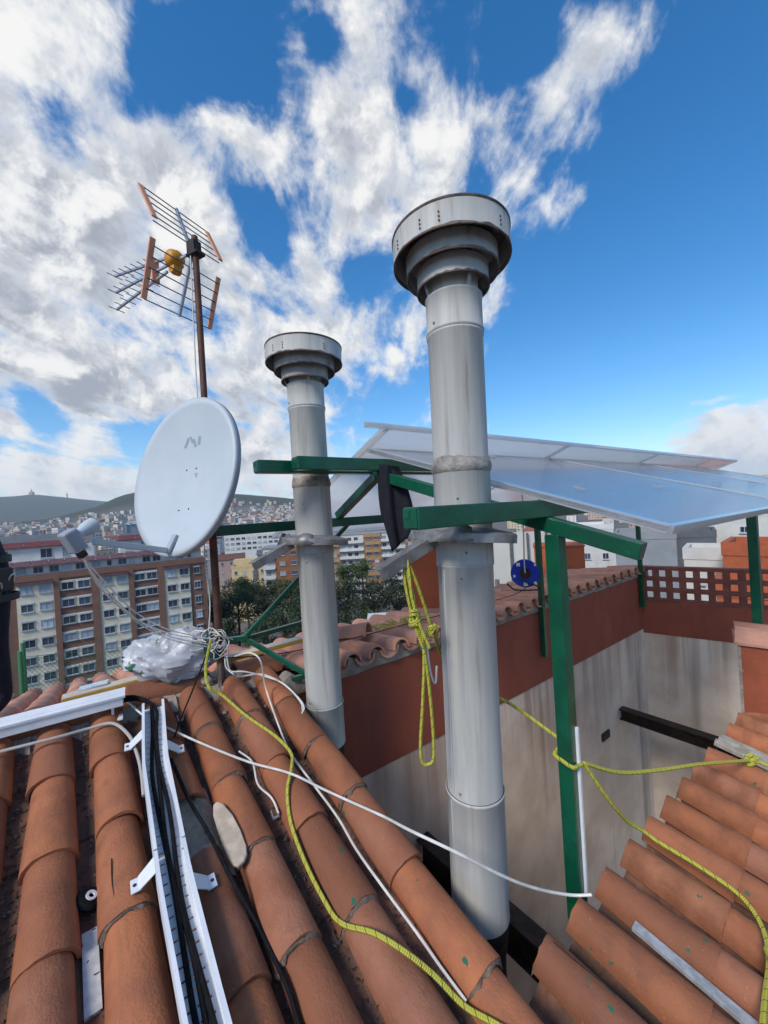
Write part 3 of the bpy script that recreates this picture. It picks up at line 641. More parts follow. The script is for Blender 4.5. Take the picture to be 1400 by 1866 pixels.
# back wall with the lattice
AB = R(128); BD = Vector((math.sin(AB), math.cos(AB), 0)); BN = Vector((math.cos(AB), -math.sin(AB), 0)); BN = BN if BN.dot(-W(UWALL, VCOR, 0)) > 0 else -BN
CORN = W(UWALL, VCOR, 0); CORN.z = 0
bw = thing('lattice_wall', 'dark red parapet wall with a pierced brick lattice on top', 'wall', Vector((CORN.x, CORN.y, -7)))
b = MB(); wall_panel(b, CORN - BD * .2, CORN + BD * 2.4, -1.945, -1.50, .22, BN); b.build('red_band', REDWALL, bw)
b = MB(); wall_panel(b, CORN - BD * .25 + BN * -.006, CORN + BD * 2.4 + BN * -.006, -7.0, -1.947, .22, BN); b.build('rendered_wall', STAIN, bw)
LATT = mat('lattice_red', (.24, .075, .050), .8, col2=(.17, .055, .04), nscale=6, bump=.3)
for k in range(4):
    b = MB(); z = -1.485 + k * .152; c = CORN + BD * 1.2 - BN * .10; c.z = z; b.box(c, 1.2, .055, .0245, (BD, BN, ZH)); b.build('lattice_rail', LATT, bw)
for k in range(16):
    b = MB()
    for j in range(3):
        c = CORN + BD * (.02 + k * .152) - BN * .10; c.z = -1.485 + .076 + j * .152; b.box(c, .038, .05, .051, (BD, BN, ZH))
    b.build('lattice_upright', LATT, bw)
# remaining two sides and the floor of the shaft
sh = thing('light_well_wall', 'shaded rendered wall of the light well under the left roof edge', 'wall', W(1.6, 1.06, -7))
b = MB(); wall_panel(b, W(.75, 1.04, 0), W(2.44, 1.04, 0), -7.0, -1.60, .2, EX.copy() * 1); b.build('shaft_wall', STAIN, sh)
sh2 = thing('light_well_wall', 'rendered wall of the light well under the lower right roof edge', 'wall', W(.8, 3, -7))
pa, pb = P2(.60, 1.14), P2(.32, 4.6); dd = (Vector((pb.x, pb.y, 0)) - Vector((pa.x, pa.y, 0))).normalized(); nn_ = Vector((-dd.y, dd.x, 0))
b = MB(); wall_panel(b, pa, pb, -7.0, -1.72, .2, nn_); b.build('shaft_wall', STAIN, sh2)
b = MB(); b.hexa([W(.2, .9, -7.2), W(.2, 7, -7.2), W(2.6, 7, -7.2), W(2.6, .9, -7.2), W(.2, .9, -7.0), W(.2, 7, -7.0), W(2.6, 7, -7.0), W(2.6, .9, -7.0)]); b.build('light_well_floor', mat('shaft_floor', (.16, .15, .14), .9, col2=(.10, .095, .09), nscale=2), kind='structure')
for (v_, z_, nm, lab) in ((2.05, -2.68, 'steel_beam', 'black steel beam across the light well behind the near flue'), (5.49, -2.80, 'steel_beam', 'black steel beam across the light well in front of the lattice wall')):
    b = MB(); hgt = .10 if v_ < 3 else .06
    b.bar(W(2.447, v_, z_ + hgt), W(.55, v_, z_ + hgt), .12, .016); b.bar(W(2.447, v_, z_ - hgt), W(.55, v_, z_ - hgt), .12, .016); b.bar(W(2.447, v_, z_), W(.55, v_, z_), .012, 2 * hgt - .016)
    b.build(nm, BLACK, base=W(1.5, v_, z_ - hgt), label=lab, category='beam')
# small vent slot in the red wall and the shaft
b = MB(); b.box(W(2.449, 5.05, -2.93), .09, .012, .045, (VH, UH, ZH)); b.build('wall_vent', BLACK, base=W(2.449, 5.05, -2.98), label='small dark vent hole in the stained light well wall', category='vent')
# own building under the roofs, and the terrace below the far eave
b = MB()
for (u0, u1, v0, v1, z0, z1) in ((3.40, 3.66, -4.6, 6.6, GROUND, -1.35), (3.66, 6.6, -7, 7.5, -3.6, -3.3), (6.4, 6.6, -7, 7.5, GROUND, -3.602)):
    b.hexa([W(u0, v0, z0), W(u0, v1, z0), W(u1, v1, z0), W(u1, v0, z0), W(u0, v0, z1), W(u0, v1, z1), W(u1, v1, z1), W(u1, v0, z1)])
b.build('building_body', OWHITE, kind='structure', label='rendered body of the building under the tiled roofs')
# ------------------------------------------------------------------ loose grit in the channels
b = MB(); rg_ = random.Random(11)
for k in range(4200):
    ci = rg_.randrange(4, len(COLS)); vm = (COLS[ci] + COLS[ci - 1]) / 2 + rg_.gauss(0, .022); u = rg_.uniform(.2, 2.6); s = rg_.uniform(.0018, .0068)
    p = P1(u, vm, -.058 + rg_.uniform(0, .014)); vs_ = [p + Vector((rg_.uniform(-1, 1), rg_.uniform(-1, 1), rg_.uniform(-.6, 1))) * s * 1.6 for _ in range(4)]
    b.add(vs_, [(0, 1, 2), (0, 2, 3), (0, 3, 1), (1, 3, 2)])
for k in range(1200):
    i = rg_.randrange(NR); p = P2(rg_.uniform(-.2, .60 - .0225 * i), 1.255 + .2165 * i - .108 + rg_.gauss(0, .018), -.092 + rg_.uniform(0, .014)); s = rg_.uniform(.0018, .005)
    vs_ = [p + Vector((rg_.uniform(-1, 1), rg_.uniform(-1, 1), rg_.uniform(-.6, 1))) * s * 1.6 for _ in range(4)]; b.add(vs_, [(0, 1, 2), (0, 2, 3), (0, 3, 1), (1, 3, 2)])
b.build('roof_grit', GRIT, kind='stuff', label='dark grit and leaf crumbs in the tile channels', category='grit')

# ================================================================== THE CITY BEHIND
def wall_axes(az):
    a = R(az); d = Vector((math.sin(a), math.cos(a), 0)); n = Vector((math.cos(a), -math.sin(a), 0)); return d, n
def make_window(name, w, h, depth=.10, fr=.05, panes=2, m_glass=None, box=0.0):
    # shared meshes for a window: frame (+ roller box) and panes, centred, x along the wall, y out of the wall
    f = MB(); X, Y, Z = Vector((1, 0, 0)), Vector((0, 1, 0)), ZH
    f.box((0, 0, h / 2 - fr / 2), w / 2, depth / 2, fr / 2); f.box((0, 0, -h / 2 + fr / 2), w / 2, depth / 2, fr / 2)
    for k in range(panes + 1): f.box((-w / 2 + fr / 2 + (w - fr) * k / panes, 0, 0), fr / 2, depth / 2 - .004, h / 2 - fr)
    f.box((0, .06, -h / 2 - .06), w / 2 + .08, .12, .05)
    if box: f.box((0, .05, h / 2 + box / 2), w / 2 + .03, .10, box / 2)
    g = MB(); g.box((0, -.02, 0), w / 2 - fr, .006, h / 2 - fr)
    return f.mesh(name, FRAMEW), g.mesh('pane', GLASS), g.mesh('pane', BLIND)
def put_window(parent, wm, c, d, n, rnd, blind=.3):
    M4 = Matrix.Translation(c - ORG[parent.name]) @ frame4(Vector((0, 0, 0)), d, n, ZH)
    o = inst('window', wm[0], M4, parent); inst('pane', wm[2] if rnd.random() < blind else wm[1], Matrix.Identity(4), o); return o
rw = random.Random(21)
# ---------- brown and cream slab block on the left
P0 = Vector((-52.5, 62.0, 0)); d, n = wall_axes(56); n = n if n.dot(-P0) > 0 else -n
def FB(s, z, out=0.0): return P0 + d * s + n * out + ZH * z
blk = thing('apartment_block', 'long brown brick and cream apartment block with maroon tiled penthouse roofs', 'apartment block', FB(6, GROUND))
def slab(par, name, m_, s0, s1, z0, z1, o0, o1):
    b = MB(); b.hexa([FB(s0, z0, o0), FB(s1, z0, o0), FB(s1, z0, o1), FB(s0, z0, o1), FB(s0, z1, o0), FB(s1, z1, o0), FB(s1, z1, o1), FB(s0, z1, o1)]); return b.build(name, m_, par)
slab(blk, 'wall', BBRICK, -24, 22.15, GROUND, -6.45, -13, -.14)
slab(blk, 'parapet_band', BBRICK, -24.02, 22.2, -7.35, -6.40, -.5, .06)
MODS = [(-24, -19.2, 'c'), (-10.4, -6.4, 'b'), (-4.4, 0, 'c'), (0, 5.77, 'b'), (5.77, 9.92, 'c'), (9.92, 15.2, 'b'), (15.2, 19.39, 'c'), (19.39, 22.15, 'e')]
WC = make_window('window', 1.45, 1.15, box=.22); WBR = make_window('window', 1.55, 1.15, box=.22); WS = make_window('window', 1.0, 1.15, box=.2, panes=2)
ZR = [-8.65 - 2.72 * k for k in range(9)]
for s0, s1, t in MODS:
    if t == 'c':
        slab(blk, 'cream_panel', CREAM, s0 + .02, s1 - .02, GROUND + 3, -7.9, -.2, .05)
        slab(blk, 'eyebrow', PURPLE, s0, s1, -7.86, -7.48, -.1, .55)
        for zr in ZR:
            for c in (s0 + (s1 - s0) * .27, s0 + (s1 - s0) * .77): put_window(blk, WC, FB(c, zr, .09), d, n, rw)
    elif t == 'b':
        slab(blk, 'brick_pier', BBRICK, s0, s0 + .73, GROUND, -7.2, -.2, .22); slab(blk, 'brick_pier', BBRICK, s1 - 1.0, s1, GROUND, -7.2, -.2, .22)
        a, e = s0 + .73, s1 - 1.0
        for zr in ZR:
            slab(blk, 'window_band', CREAM, a, e, zr - .72, zr + .92, -.16, -.10)
            for c in (a + (e - a) * .25, a + (e - a) * .76): put_window(blk, WBR, FB(c, zr, -.05), d, n, rw)
    else:
        for zr in ZR: put_window(blk, WS, FB(20.6, zr, -.08), d, n, rw)
# penthouse floors
slab(blk, 'penthouse_wall', WREND, -23, 21.6, -6.42, -5.05, -12, -1.1)
WP = make_window('window', 1.2, 1.0, panes=2); WP2 = make_window('window', .7, .9, panes=1)
for k in range(17):
    s = -9 + 1.8 * k + rw.uniform(-.3, .3); put_window(blk, WP if rw.random() < .6 else WP2, FB(s, -5.75, -1.06), d, n, rw, .3)
for k in range(22):   # sloping maroon awning of tile panels between ribs
    s0 = -22.8 + 2.02 * k; b = MB(); s1 = s0 + 1.92
    b.hexa([FB(s0, -5.08, -.25), FB(s1, -5.08, -.25), FB(s1, -4.42, -1.9), FB(s0, -4.42, -1.9), FB(s0, -4.98, -.25), FB(s1, -4.98, -.25), FB(s1, -4.30, -1.9), FB(s0, -4.30, -1.9)]); b.build('awning_panel', PURPLE, blk)
slab(blk, 'terrace_wall', WREND, -22, 5.2, -4.44, -2.2, -10, -3.4); slab(blk, 'terrace_wall', WREND, 9.0, 20.8, -4.44, -2.2, -10, -3.4)
for s in (-6, -1.0, 1.5, 3.6, 10.2, 12.6, 16, 18.6): put_window(blk, make_window('window', 1.5 if s in (-1.0, 16) else .9, 1.5, panes=2), FB(s, -3.3, -3.36), d, n, rw, .6)
for (s0, s1) in ((-22, 5.4), (8.8, 21)):
    for k in range(int((s1 - s0) / 2.6)):
        a = s0 + k * 2.6; b = MB(); e = a + 2.5
        b.hexa([FB(a, -2.25, -2.9), FB(e, -2.25, -2.9), FB(e, -1.5, -5), FB(a, -1.5, -5), FB(a, -2.12, -2.9), FB(e, -2.12, -2.9), FB(e, -1.36, -5), FB(a, -1.36, -5)]); b.build('roof_panel', MAROON, blk)
slab(blk, 'flat_roof', GREYWALL, -21.8, 5.2, -1.6, -.2, -10, -5.1); slab(blk, 'flat_roof', GREYWALL, 9, 20.8, -1.6, -1.0, -10, -5.1)
slab(blk, 'plant_room', METB, 9.6, 21.5, -1.0, .55, -10.5, -5.4); slab(blk, 'plant_room', METB, 13.5, 22.5, .55, 2.1, -11, -6.5)
b = MB()
for s in (10, 13, 16, 19): b.bar(FB(s, -1.0, -5.2), FB(s, .9, -5.2), .12, .12, d)
b.bar(FB(10, .9, -5.2), FB(20.2, .9, -5.2), .12, .12); b.build('pipe_frame', FRAMEW, blk)
b = MB(); b.lathe([(.001, 1.9), (.55, 1.75), (.6, 0), (.6, -1.0)], 14, FB(14.8, .6, -6.0)); b.build('roof_tank', GALV, blk, smooth=True)
b = MB(); b.box(FB(16.8, 3.0, -8), .7, .7, 1.0, (d, n, ZH)); b.build('chimney_stack', WREND, blk)

# ---------- tan block with white balconies (and its sibling)
def balcony_block(label, P, az, floors, bays, w_of, top, tanm, name='balcony_block'):
    d, n = wall_axes(az); n = n if n.dot(-P) > 0 else -n
    def F(s, z, out=0.0): return Vector((P.x, P.y, 0)) + d * s + n * out + ZH * z
    th = thing(name, label, 'apartment block', F(0, GROUND)); s = -sum(w_of[b_] for b_ in bays) / 2; S0 = s; tot = -2 * s; bot = top - 2.93 * floors
    def sl(nm, m_, s0, s1, z0, z1, o0, o1, par=th):
        b = MB(); b.hexa([F(s0, z0, o0), F(s1, z0, o0), F(s1, z0, o1), F(s0, z0, o1), F(s0, z1, o0), F(s1, z1, o0), F(s1, z1, o1), F(s0, z1, o1)]); return b.build(nm, m_, par)
    sl('wall', OWHITE, S0, S0 + tot, GROUND, top, -12, -.8)
    ww = make_window('window', 1.7, 1.2, panes=3); wd = make_window('balcony_door', 1.5, 2.0, panes=2)
    sl('roof_slab', GREYWALL, S0 - .2, S0 + tot + .2, top, top + .5, -12.2, -.6)
    for t in bays:
        w = w_of[t]
        if t == 't':
            sl('tan_bay', tanm, s + .02, s + w - .02, bot, top + .35, -.9, .1)
            for k in range(floors):
                zc = top - 1.5 - 2.93 * k
                sl('rust_panel', RUST, s + .2, s + w - .2, zc - .6, zc + .6, .0, .13)
                for c in (s + w * .28, s + w * .72): put_window(th, ww, F(c, zc, .16), d, n, rw, .5)
        else:
            for k in range(floors):
                zf = top - 2.93 * (k + 1)
                sl('balcony', WREND, s + .1, s + w - .1, zf - .12, zf + .95, .55, .65); sl('balcony_slab', WREND, s + .1, s + w - .1, zf - .2, zf, -.8, .548)
                for j in range(max(1, int(w / 2.6))): put_window(th, wd, F(s + 1.3 + j * 2.5, zf + 1.1, -.76), d, n, rw, .35)
        s += w
    for k in range(6): sl('column', OWHITE, S0 + 1 + k * (tot - 2) / 5, S0 + 1.6 + k * (tot - 2) / 5, GROUND, bot, -.9, -.3)
    return th
balcony_block('tan and white apartment block with long white balconies above the trees', Vector((-5.2, 150, 0)), 90, 7, 'tbtbt', {'t': 6.6, 'b': 9.2}, -8.1, TAN)
balcony_block('brown brick apartment block with white windows half hidden by the far flue', Vector((-29.5, 118, 0)), 84, 6, 'btb', {'t': 7.5, 'b': 3.6}, -9.0, mat('orange_brick', (.26, .125, .055), .85, col2=(.22, .105, .05), nscale=.6))

# ---------- ordinary houses: one function, real windows, pitched or flat roofs
def house(name, label, P, az, w, dep, z0, z1, m_wall, roof='flat', m_roof=None, rows=3, colsn=3, group=None, cat='house', win=(.9, 1.2), extra=None):
    P = Vector((P[0], P[1], 0)); d, n = wall_axes(az); n = n if n.dot(-P) > 0 else -n
    def F(s, z, out=0.0): return Vector((P[0], P[1], 0)) + d * s + n * out + ZH * z
    th = thing(name, label, cat, F(0, z0), group)
    b = MB(); b.hexa([F(-w / 2, z0, -dep), F(w / 2, z0, -dep), F(w / 2, z0, 0), F(-w / 2, z0, 0), F(-w / 2, z1, -dep), F(w / 2, z1, -dep), F(w / 2, z1, 0), F(-w / 2, z1, 0)]); b.build('wall', m_wall, th)
    b = MB()
    if roof == 'flat':
        t = .25
        for (a0, a1, o0, o1) in ((-w / 2 - .05, w / 2 + .05, -t, .05), (-w / 2 - .05, w / 2 + .05, -dep - .05, -dep + t), (-w / 2 - .05, -w / 2 + t, -dep + t, -t), (w / 2 - t, w / 2 + .05, -dep + t, -t)):
            b.hexa([F(a0, z1 + .004, o0), F(a1, z1 + .004, o0), F(a1, z1 + .004, o1), F(a0, z1 + .004, o1), F(a0, z1 + .8, o0), F(a1, z1 + .8, o0), F(a1, z1 + .8, o1), F(a0, z1 + .8, o1)])
        b.build('parapet', m_wall, th)
    else:
        hh = roof; e = .35
        b.add([F(-w / 2 - e, z1 + .01, e), F(w / 2 + e, z1 + .01, e), F(w / 2 + e, z1 + .01, -dep - e), F(-w / 2 - e, z1 + .01, -dep - e), F(-w / 2 - e, z1 + hh, -dep / 2), F(w / 2 + e, z1 + hh, -dep / 2)], [(0, 1, 5, 4), (2, 3, 4, 5), (1, 2, 5), (3, 0, 4), (0, 3, 2, 1)]); b.build('roof', m_roof, th)
    ww = make_window('window', win[0], win[1], panes=2)
    for r_ in range(rows):
        for c in range(colsn): put_window(th, ww, F(-w / 2 + w * (c + .5) / colsn, z1 - 1.5 - 2.95 * r_, .03), d, n, rw, .35)
    if extra: extra(th, F)
    return th
def terrace_yellow(th, F):
    b = MB()
    for (s0, s1, o0, o1, z0, z1) in ((-5.2, 3.5, -7, -3, -15.4, -13.0), (-5.2, -4.9, -3, 0, -15.4, -14.3), (3.2, 3.5, -3, 0, -15.4, -14.3)):
        b.hexa([F(s0, z0, o0), F(s1, z0, o0), F(s1, z0, o1), F(s0, z0, o1), F(s0, z1, o0), F(s1, z1, o0), F(s1, z1, o1), F(s0, z1, o1)])
    b.build('terrace_wall', YELL, th)
    b = MB(); b.hexa([F(1.2, -19.9, .02), F(2.9, -19.9, .02), F(2.9, -19.9, .1), F(1.2, -19.9, .1), F(1.2, -16.6, .02), F(2.9, -16.6, .02), F(2.9, -16.6, .1), F(1.2, -16.6, .1)]); b.build('shutter', DGREY, th)
house('yellow_house', 'pale yellow house with roof terrace above the treetops beside the mast', (-45.5, 130), 78, 11, 9, GROUND, -15.5, YELL, rows=3, colsn=4, extra=terrace_yellow)
house('white_office', 'long white flat-roofed building with a dark ribbon window beyond the yellow house', (-78, 235), 80, 34, 14, GROUND, -9, WREND, rows=3, colsn=11, win=(2.2, 1.3), cat='building')
house('town_house', 'pinkish house with a brown tiled roof left of the yellow house', (-61, 155), 70, 10, 10, GROUND, -15, mat('pink_render', (.42, .30, .26), .85), roof=2.0, m_roof=mat('brown_roof', (.14, .065, .045), .85), rows=4, colsn=3)
house('town_house', 'grey rendered house with slate roof behind the yellow house', (-46, 160), 75, 12, 9, GROUND, -14.2, GREYWALL, roof=1.8, m_roof=DGREY, rows=3, colsn=3)
house('town_house', 'red roofed low house tucked between yellow house and brown block', (-33.5, 128), 84, 6, 8, GROUND, -19.5, mat('rosy_render', (.40, .20, .16), .85), roof=1.5, m_roof=REDROOF, rows=3, colsn=2)
house('corner_block', 'narrow dark red apartment block behind the hanging rope hank', (14.5, 128), 96, 8, 10, GROUND, -9.5, mat('wine_render', (.14, .035, .04), .85), rows=6, colsn=3)
# right: the neighbours close by
house('white_tower', 'white apartment tower with small windows seen past the green rafter', (33.5, 66), 112, 8, 9, GROUND, -5.0, WREND, rows=8, colsn=3, win=(.9, 1.0), cat='apartment block')
house('grey_block', 'plain grey party wall block rising behind the lattice', (29.3, 44.8), 122, 5.8, 8, GROUND, -4.9, GREYWALL, rows=0, colsn=0, cat='building')
house('slate_block', 'dark slate block with white vent cowls right of the grey party wall', (33.9, 43.2), 128, 3.4, 6, GROUND, -4.9, DGREY, rows=3, colsn=1, win=(.7, .5), cat='building')
house('roof_house', 'low off-white roof house behind the middle of the lattice', (22.2, 26.6), 132, 3.6, 3.5, GROUND, -4.6, OWHITE, rows=1, colsn=2, win=(.3, .3), cat='house')
house('orange_house', 'orange rendered house with white corner strips behind the right green post', (22.0, 22.4), 138, 4.6, 4, GROUND, -3.9, ORANGE, rows=0, colsn=0, cat='house')
house('orange_annex', 'low orange walled annex seen through the lattice', (16.6, 17.4), 132, 3.4, 3, GROUND, -4.9, ORANGE, rows=0, colsn=0, cat='house')
house('terraced_house', 'stepped cream roof house high behind the orange house', (42, 44), 135, 12, 6, GROUND, -3.0, OWHITE, rows=1, colsn=4, win=(.8, .7), cat='house')
house('red_roof_house', 'long red roofed house along the skyline at the right', (62, 66), 130, 24, 9, GROUND, -3.8, mat('dull_brown_wall', (.20, .12, .09), .9), roof=1.6, m_roof=REDROOF, rows=2, colsn=7, win=(.9, .9), cat='house')
# corrugated white screen wall with slotted posts just behind the coping
sw = thing('screen_wall', 'pale panelled screen wall with galvanised posts behind the blue reel', 'wall', Vector((3.2, 11, GROUND)))
ds, ns = wall_axes(97); Q = Vector((1.9, 11.0, 0))
b = MB()
for k in range(5):
    b.hexa([Q + ds * (-1.0 + k * .86) + ZH * -6, Q + ds * (-.15 + k * .86) + ZH * -6, Q + ds * (-.15 + k * .86) - ns * .08 + ZH * -6, Q + ds * (-1.0 + k * .86) - ns * .08 + ZH * -6, Q + ds * (-1.0 + k * .86) + ZH * -.78, Q + ds * (-.15 + k * .86) + ZH * -.78, Q + ds * (-.15 + k * .86) - ns * .08 + ZH * -.78, Q + ds * (-1.0 + k * .86) - ns * .08 + ZH * -.78])
    b.build('panel', OWHITE, sw); b = MB()
mat('dark_galv', (.16, .175, .19), .5, metal=.4, col2=(.11, .12, .13), nscale=9)
for s in (.9, 1.5, 1.95, 2.45): b = MB(); c = Q + ds * s - Vector((0, .06, 0)); b.bar(c + ZH * -6, c + ZH * -.80, .10 if s == 1.5 else .05, .05, ds); b.build('slotted_post', MATS['dark_galv'], sw)
# orange chimneys on the far slope
for (c, w1, w2, z1, lab) in ((Vector((.47, 4.62, 0)), .19, .15, -.44, 'slim orange rendered chimney between the hanging rope and near flue'), (Vector((3.25, 7.5, 0)), .42, .36, -.83, 'wide orange red rendered chimney behind the thick green post')):
    t = thing('chimney', lab, 'chimney', Vector((c.x, c.y, -1.6)))
    b = MB(); b.box(c + ZH * ((z1 - 1.6) / 2), w1, w2, (z1 + 1.6) / 2, (Vector((.93, -.36, 0)), Vector((.36, .93, 0)), ZH)); b.build('stack', ORANGE, t, bevel=.006)
    b = MB(); b.box(c + ZH * (z1 + .014), w1 + .015, w2 + .015, .012, (Vector((.93, -.36, 0)), Vector((.36, .93, 0)), ZH)); b.build('coping', ORANGE, t)
b = MB(); b.box((-.02, 7.4, -2.6), .42, .4, .62); b.build('roof_hutch', WREND, base=(-.02, 7.4, -3.3), label='small white roof hutch below the slim orange chimney', category='roof hutch')
b = MB(); b.box((1.62, 6.9, -1.62), .14, .2, .12); b.box((1.62, 6.9, -1.48), .19, .26, .018); b.lathe([(.04, -.1), (.04, .2)], 10, (1.9, 6.9, -1.5)); b.build('roof_vent', GALV, base=(1.62, 6.9, -1.75), label='small capped roof vent behind the tile coping beside the near flue', category='vent')

# ---------- the crowded city below the hills
def far_mesh(k, m_wall, m_roof, stuff=False):
    r = random.Random(100 + k); w, dp, h = r.uniform(9, 17), r.uniform(8, 13), r.uniform(8, 17)
    b = MB(); b.box((0, 0, h / 2 - 12), w / 2, dp / 2, h / 2 + 12, mi=0)
    if k % 3 == 0: b.add([(-w / 2 - .3, -dp / 2 - .3, h), (w / 2 + .3, -dp / 2 - .3, h), (w / 2 + .3, dp / 2 + .3, h), (-w / 2 - .3, dp / 2 + .3, h), (-w / 2 - .3, 0, h + 2.6), (w / 2 + .3, 0, h + 2.6)], [(0, 1, 5, 4), (2, 3, 4, 5), (1, 2, 5), (3, 0, 4)], mi=1)
    else:
        b.box((0, 0, h + .25), w / 2 + .15, dp / 2 + .15, .24, mi=1 if k % 3 == 1 else 0); b.box((r.uniform(-2, 2), r.uniform(-1, 2), h + 1.7), r.uniform(1, 2.6), r.uniform(1, 2), 1.2, mi=0)
    nr, nc = max(2, int(h / 3)), max(2, int(w / 3))
    for i in range(nr):
        for j in range(nc):
            for sgn in (-1, 1):
                x = -w / 2 + w * (j + .5) / nc; z = 1.6 + i * 3.0
                if z < h - 1: b.box((x, sgn * dp / 2, z), .55 if r.random() < .7 else 1.0, .06, .75, mi=2)
        for j in range(max(2, int(dp / 3.5))):
            z = 1.6 + i * 3.0
            if z < h - 1:
                for sgn in (-1, 1): b.box((sgn * w / 2, -dp / 2 + dp * (j + .5) / max(2, int(dp / 3.5)), z), .06, .5, .7, mi=2)
    return b, (m_wall, m_roof, DGREY)
FW = [mat('far_wall_%d' % i, c, .9, rnd=.18) for i, c in enumerate([(.60, .57, .53), (.52, .45, .36), (.50, .36, .29), (.62, .60, .58), (.46, .40, .34), (.55, .49, .43), (.36, .19, .13), (.58, .50, .33)])]
FRM = [REDROOF, mat('far_flat_roof', (.36, .25, .20), .9, rnd=.3), mat('pale_flat_roof', (.48, .46, .44), .9, rnd=.2)]
fm = []
for k in range(16):
    b, ms = far_mesh(k, FW[k % 8], FRM[k % 3] if k % 3 < 2 else FRM[2]); fm.append(b.mesh('town_building', list(ms)))
rc = random.Random(77); placed = []
def spot(d0, d1, a0, a1, gap):
    for _ in range(60):
        dist = d0 + (d1 - d0) * rc.random() ** .8; a = R(rc.uniform(a0, a1)); x, y = dist * math.sin(a), dist * math.cos(a)
        if all((x - p[0]) ** 2 + (y - p[1]) ** 2 > gap * gap for p in placed): placed.append((x, y)); return x, y
    return None
for k in range(290):
    q = spot(255, 900, -49, -6, 13) if k < 230 else spot(160, 900, 18, 50, 14)
    if not q: continue
    x, y = q; az = rc.choice((-38, 52)) + rc.uniform(-12, 12)
    sc_ = rc.uniform(.8, 1.15)
    ki = rc.randrange(16)
    inst('town_building', fm[ki], Matrix.Translation((x, y, H(x, y) + (0 if k < 230 else -2))) @ Matrix.Rotation(R(az), 4, 'Z') @ Matrix.Diagonal((sc_, sc_, sc_ * rc.uniform(.7, 1.1), 1)), None,
         label='small %s town building with %s in the crowded city' % (('pale grey', 'tan', 'pinkish brown', 'white', 'beige', 'cream', 'dark brick', 'ochre')[ki % 8], ('a red pitched roof', 'a brown flat roof', 'a pale flat roof')[ki % 3]), category='building', group='crowded town buildings below the hills')
# beyond those: too many to count, one mass
b = MB(); mats_m = FW + [REDROOF, FRM[1], DGREY]
for k in range(2300):
    dist = rc.uniform(880, 2150) if rc.random() < .8 else rc.uniform(800, 1500); a_deg = rc.uniform(-52, 8) if rc.random() < .8 else rc.uniform(8, 52); a = R(a_deg)
    lim = 1900 if a_deg < -36 else (1750 if a_deg < -26 else 1950)
    if dist > lim: continue
    x, y = dist * math.sin(a), dist * math.cos(a); z = H(x, y); w, dp, h = rc.uniform(4.5, 10), rc.uniform(4, 7), rc.uniform(7, 19); t = rc.uniform(0, 3.14); ca, sa = math.cos(t), math.sin(t); ax = (Vector((ca, sa, 0)), Vector((-sa, ca, 0)), ZH); wi = rc.choice((0, 0, 1, 2, 3, 3, 4, 5, 5, 6, 7))
    b.box((x, y, z + h / 2 - 5), w, dp, h / 2 + 5, ax, mi=wi)
    b.box((x, y, z + h + .3), w + .2, dp + .2, .28, ax, mi=rc.choice((8, 9, 3, wi)))
    for i in range(int(h / 3.2)):
        for s in (-1, 1): b.box(Vector((x, y, z + 1.8 + 3.1 * i)) + ax[1] * (s * dp), w * .8, .05, .55, ax, mi=10)
b.build('town_mass', mats_m, kind='stuff', label='pale mass of distant town blocks climbing to the hills', category='town')
# church and mast on the far ridge
a = R(-41.6); x, y = 6080 * math.sin(a), 6080 * math.cos(a); hz = H(x, y)
b = MB(); b.box((x, y, hz + 8), 22, 16, 18); b.lathe([(10, 20), (9, 36), (6, 40), (5, 56), (1.5, 68), (.5, 74)], 10, (x, y, hz)); 
for s in (-1, 1): b.lathe([(3.5, 10), (3.5, 36), (.5, 46)], 8, (x + 19 * s, y, hz))
b.build('hilltop_church', mat('far_stone', (.30, .29, .29), .9), base=(x, y, hz), label='tiny domed church on the skyline of the far blue ridge', category='church')
a = R(-38.6); x, y = 6080 * math.sin(a), 6080 * math.cos(a); hz = H(x, y); b = MB(); b.lathe([(7, 0), (5, 30), (9, 34), (9, 44), (3, 48), (1, 84)], 8, (x, y, hz - 5)); b.build('telecom_mast', MATS['far_stone'], base=(x, y, hz - 5), label='tiny telecom mast on the far ridge beside the church', category='mast')

# ---------- trees of the park below
def crown_mesh(seed, m_, nleaf=3600, rx_=4.6, rz_=4.2):
    r = random.Random(seed); b = MB(); lobes = []
    for k in range(15):
        a = r.uniform(0, 6.28); q = r.uniform(.15, .85); zz = r.uniform(-.55, .9); lobes.append((Vector((math.cos(a) * q * rx_ * math.sqrt(max(.1, 1 - zz * zz * .7)), math.sin(a) * q * rx_ * math.sqrt(max(.1, 1 - zz * zz * .7)), zz * rz_)), r.uniform(1.1, 2.1)))
    for k in range(nleaf):
        c, rad = lobes[r.randrange(len(lobes))]; dv = Vector((r.gauss(0, 1), r.gauss(0, 1), r.gauss(0, .8))); dv.normalize(); p = c + dv * rad * (r.random() ** .35)
        s = r.uniform(.13, .30); n_ = (dv * .6 + Vector((r.uniform(-1, 1), r.uniform(-1, 1), r.uniform(-.3, 1)))).normalized(); t = n_.cross(Vector((r.uniform(-1, 1), r.uniform(-1, 1), .3))).normalized(); q = n_.cross(t)
        b.add([p - t * s, p + q * s * .55, p + t * s, p - q * s * .55], [(0, 1, 2, 3)])
    return b.mesh('crown', m_)
def trunk_mesh(seed):
    r = random.Random(seed); b = MB(); b.tube([(0, 0, -13), (.15, .1, -8), (.1, .2, -4), (.3, .1, 0)], lambda t: .36 - .2 * t, 8)
    for k in range(6):
        a = r.uniform(0, 6.28); b.tube([(.1, .15, -5 + k * .7), (math.cos(a) * 1.6, math.sin(a) * 1.6, -2.6 + k * .6), (math.cos(a) * 3.0, math.sin(a) * 3.0, .2 + k * .5)], lambda t: .15 - .11 * t, 6)
    return b.mesh('trunk', BARK)
